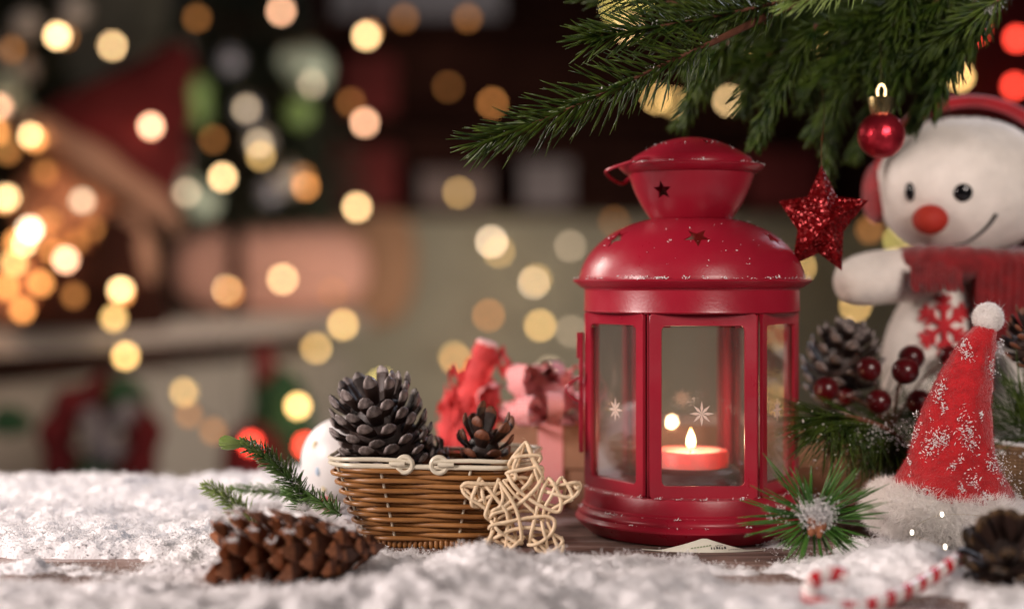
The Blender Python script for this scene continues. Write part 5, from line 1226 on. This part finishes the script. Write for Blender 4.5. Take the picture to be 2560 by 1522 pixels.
def wreath():
    Y=185; c=D(245,1075,Y); root=thing('wreath','dark red cloth wreath with white bow and green sprigs','wreath',(c[0],Y,c[2]-9)); a=np.linspace(0,2*math.pi,60,endpoint=False)
    g=G(); tube(g,np.stack([c[0]+px(105,Y)*np.cos(a),Y+0*a,c[2]+px(110,Y)*np.sin(a)],-1),px(45,Y)+.4*np.sin(a*9),14,closed=True); part('ring',g,BM['red_cloth'],root,sharp=None)
    for (x0,y0,x1,y1) in ((215,1000,250,1130),(330,985,260,1050),(240,1110,300,1090)):
        p=D(x0,y0,Y-4); q_=D(x1,y1,Y-4); g=G(); tube(g,spline([p,(p+q_)/2+np.array([.6,-.8,.3]),q_],6),[1.2]*5+[1.5]*4+[.9]*4,12); part('bow_strip',g,BM['pale'],root,sharp=None)
    for x,y in ((225,1160),(300,960),(20,1030)):
        g=G(); ellipsoid(g,D(x,y,Y-3),(2.6,1.6,1.9),16,10,f=lambda V:V*(1+.2*np.sin(V*9))); part('leaf_tuft',g,BM['green_cloth'],root)
    # its stand
    g=G(); tube(g,[(c[0],Y+3.2,-74.9),(c[0],Y+3.2,c[2]+8)],.8,8); part('stand',g,BM['dark'],root)
wreath()
def elf():
    Y=205; c=D(665,1150,Y); root=thing('elf_figure','elf figure in dark green coat with red hat and sack','figure',(c[0],Y,-75))
    t=D(640,840,Y); m_=D(650,930,Y); g=G(); tube(g,spline([t,(t+m_)/2,m_],5),np.linspace(1.0,2.2,11),14); part('hat',g,BM['red_cloth2'],root,sharp=None)
    g=G(); ellipsoid(g,D(655,950,Y),(2.6,2.4,2.2),18,12); part('head',g,BM['green_cloth'],root)
    b0=D(685,1000,Y); g=G(); lathe(g,spline([(.1,6),(2.4,4.5),(4.2,0),(5.4,-8),(6.0,-20),(6.0,-60),(5.5,b0[2]*-1-75.0+.05)],4),b0,28); part('coat',g,BM['green_cloth'],root,sharp=None)
    s=D(615,1130,Y-7); g=G(); ellipsoid(g,s,(4.2,3.4,5.6),24,16); part('sack',g,BM['red_cloth'],root,sharp=None)
elf()

# ---------------------------------------------------------------- strings of globe lights
def lights():
    bulbs_g=G(); ellipsoid(bulbs_g,(0,0,0),(.72,.72,.78),16,10); me_cache={}
    warm=(1.0,.64,.29); gold=(1.0,.60,.20); pink=(1.0,.52,.30); org=(1.0,.38,.10); redc=(1.0,.06,.035); pale=(1.0,.74,.48); yel=(1.0,.78,.22)
    def mesh_for(key,col,st):
        if key not in me_cache:
            me=bulbs_g.mesh('bulb'); me.materials.append(emitter('bulb_'+key,col,st)); me_cache[key]=me
        return me_cache[key]
    E=15.0
    cls={'w':(warm,E),'g':(gold,E*.85),'p':(pink,E*.85),'o':(org,E*.42),'r':(redc,E*.8),'d':(pale,E*.30),'v':(org,E*.12),'y':(yel,E*.7),'m':(gold,E*.45),'h':(pale,E*1.25)}
    cap=G(); lathe(cap,[(.05,1.35),(.38,1.3),(.42,.75),(.05,.7)],(0,0,0),10); capme=cap.mesh('bulb_cap'); capme.materials.append(BM['dark'])
    bpy.context.view_layer.update(); dg=bpy.context.evaluated_depsgraph_get()
    def clear(x,y,Yw):
        a=Vector(D(x,y,118.0))*S; d=(Vector(D(x,y,200.0))*S-a).normalized(); ok,loc,_,_,ob,_=scene.ray_cast(dg,a,d)
        return min(Yw,loc.y/S-2.5) if ok else Yw
    def string(label, spots, Yr, seed, anchor):
        rs=random.Random(seed); pts=[(D(x,y,clear(x,y,Yr+rs.uniform(-14,14))),k) for x,y,k in spots]
        root=thing('light_string',label,'string lights',pts[0][0],'globe light strings behind the table')
        W=[]
        for p,k in pts:
            ob=bpy.data.objects.new('bulb',mesh_for(k,*cls[k])); COL.objects.link(ob); ob.parent=root; ob.location=Vector(p-pts[0][0])*S
            oc=bpy.data.objects.new('bulb_cap',capme); COL.objects.link(oc); oc.parent=ob; W.append(p+np.array([0,0,1.35]))
        W=[W[0]+np.array([-2,2,anchor])]+W
        P=[]
        for a,b in zip(W[:-1],W[1:]):
            sag=min(4,np.linalg.norm(b-a)*.12); P+=[a,(a+b)/2-np.array([0,0,sag])]
        P.append(W[-1]); g=G(); tube(g,spline(P,4),.13,5); part('cable',g,BM['dark'],root,sharp=None)
    string('warm globe lights around the santa doll and beige-bauble tree, some added for glow',[(140,88,'w'),(158,90,'v'),(0,262,'p'),(78,332,'w'),(85,340,'o'),(15,482,'w'),(10,490,'o'),(72,560,'h'),(57,590,'w'),(40,590,'o'),(160,633,'p'),(55,755,'o'),(15,700,'o'),(20,370,'v'),(110,420,'v'),(130,610,'o'),(100,690,'o'),(200,490,'d'),(30,120,'v'),(-5,320,'o'),(120,540,'v'),(185,590,'v'),(230,560,'v'),(35,640,'m'),(180,720,'v')],212,1,14)  # extra bulbs added for orange halos and to light the doll's face
    string('warm globe lights strung over the tree with mint baubles',[(685,28,'p'),(273,112,'w'),(368,308,'p'),(543,432,'w'),(635,380,'m'),(630,350,'d'),(520,340,'v'),(740,430,'v'),(870,505,'w'),(889,299,'p'),(855,250,'v'),(893,88,'w'),(898,80,'o'),(480,45,'v'),(985,45,'v'),(600,265,'d'),(760,205,'d'),(455,470,'d'),(745,455,'o'),(1140,45,'v')],255,2,10)
    string('warm globe lights trailing down over the sideboard front',[(295,708,'w'),(297,715,'o'),(278,775,'m'),(306,867,'g'),(450,955,'m'),(460,1010,'v'),(520,1050,'v')],230,3,6)
    string('warm globe lights lying along the sideboard top and end',[(556,706,'w'),(560,712,'o'),(689,680,'w'),(812,712,'v'),(836,791,'g'),(770,848,'g'),(726,989,'g'),(930,935,'y')],300,4,6)
    string('warm globe lights hanging on the wall beside the lantern',[(1092,212,'v'),(1200,252,'o'),(1118,470,'m'),(1199,589,'h'),(1216,613,'m'),(1303,688,'h'),(1307,682,'m'),(1317,793,'g'),(1191,768,'o'),(1107,870,'m'),(1112,878,'o'),(1340,905,'d'),(1392,807,'d'),(1390,600,'d'),(1497,540,'v')],325,5,10)
    string('warm globe lights on the wall seen through the lantern panes',[(1490,1030,'m'),(1700,640,'v'),(1897,815,'g'),(1885,940,'m'),(1895,975,'g'),(1950,650,'g'),(2085,745,'g'),(2190,585,'y')],325,6,10)
    string('warm lights behind the fir branch above the lantern',[(1500,20,'y'),(1530,70,'w'),(1600,240,'g'),(1640,250,'m'),(1775,245,'w'),(1560,-10,'y'),(2010,110,'m'),(1850,140,'m')],318,7,8)
    string('red glowing globe lights hanging on the red curtain',[(2380,75,'r'),(2340,188,'g'),(2478,95,'r'),(2472,210,'r'),(2120,560,'v')],228,8,10)
    string('pair of red lights beside the elf figure',[(612,1080,'r'),(745,1085,'r')],200,9,4)
    # made-up glowing bulbs on thin wire, standing in for soft white sparkles
    pts=[(2355,1285,67.0),(2532,1292,67),(2280,1330,66.5),(2363,1366,65),(2292,1420,61.5),(2340,1432,60.5)]
    spots=[D(x/K*1.0,y/K*1.0,Y) for x,y,Y in pts]; root=thing('sparkle_string','added tiny glowing bulbs on thin wire imitating soft sparkles over hat and snow','string lights',spots[0]); gm=G(); ellipsoid(gm,(0,0,0),(.075,.075,.11),10,8); mm=gm.mesh('sparkle_bulb'); mm.materials.append(emitter('sparkle_bulb',(1,.85,.68),7.0))
    for p in spots:
        ob=bpy.data.objects.new('bulb',mm); COL.objects.link(ob); ob.parent=root; ob.location=Vector(p-spots[0])*S
    g=G(); order=[1,0,2,3,4,5]; tube(g,spline([spots[i]+np.array([0,.03,-.03]) for i in order],6),.007,5); part('wire',g,M['gold'],root)
lights()
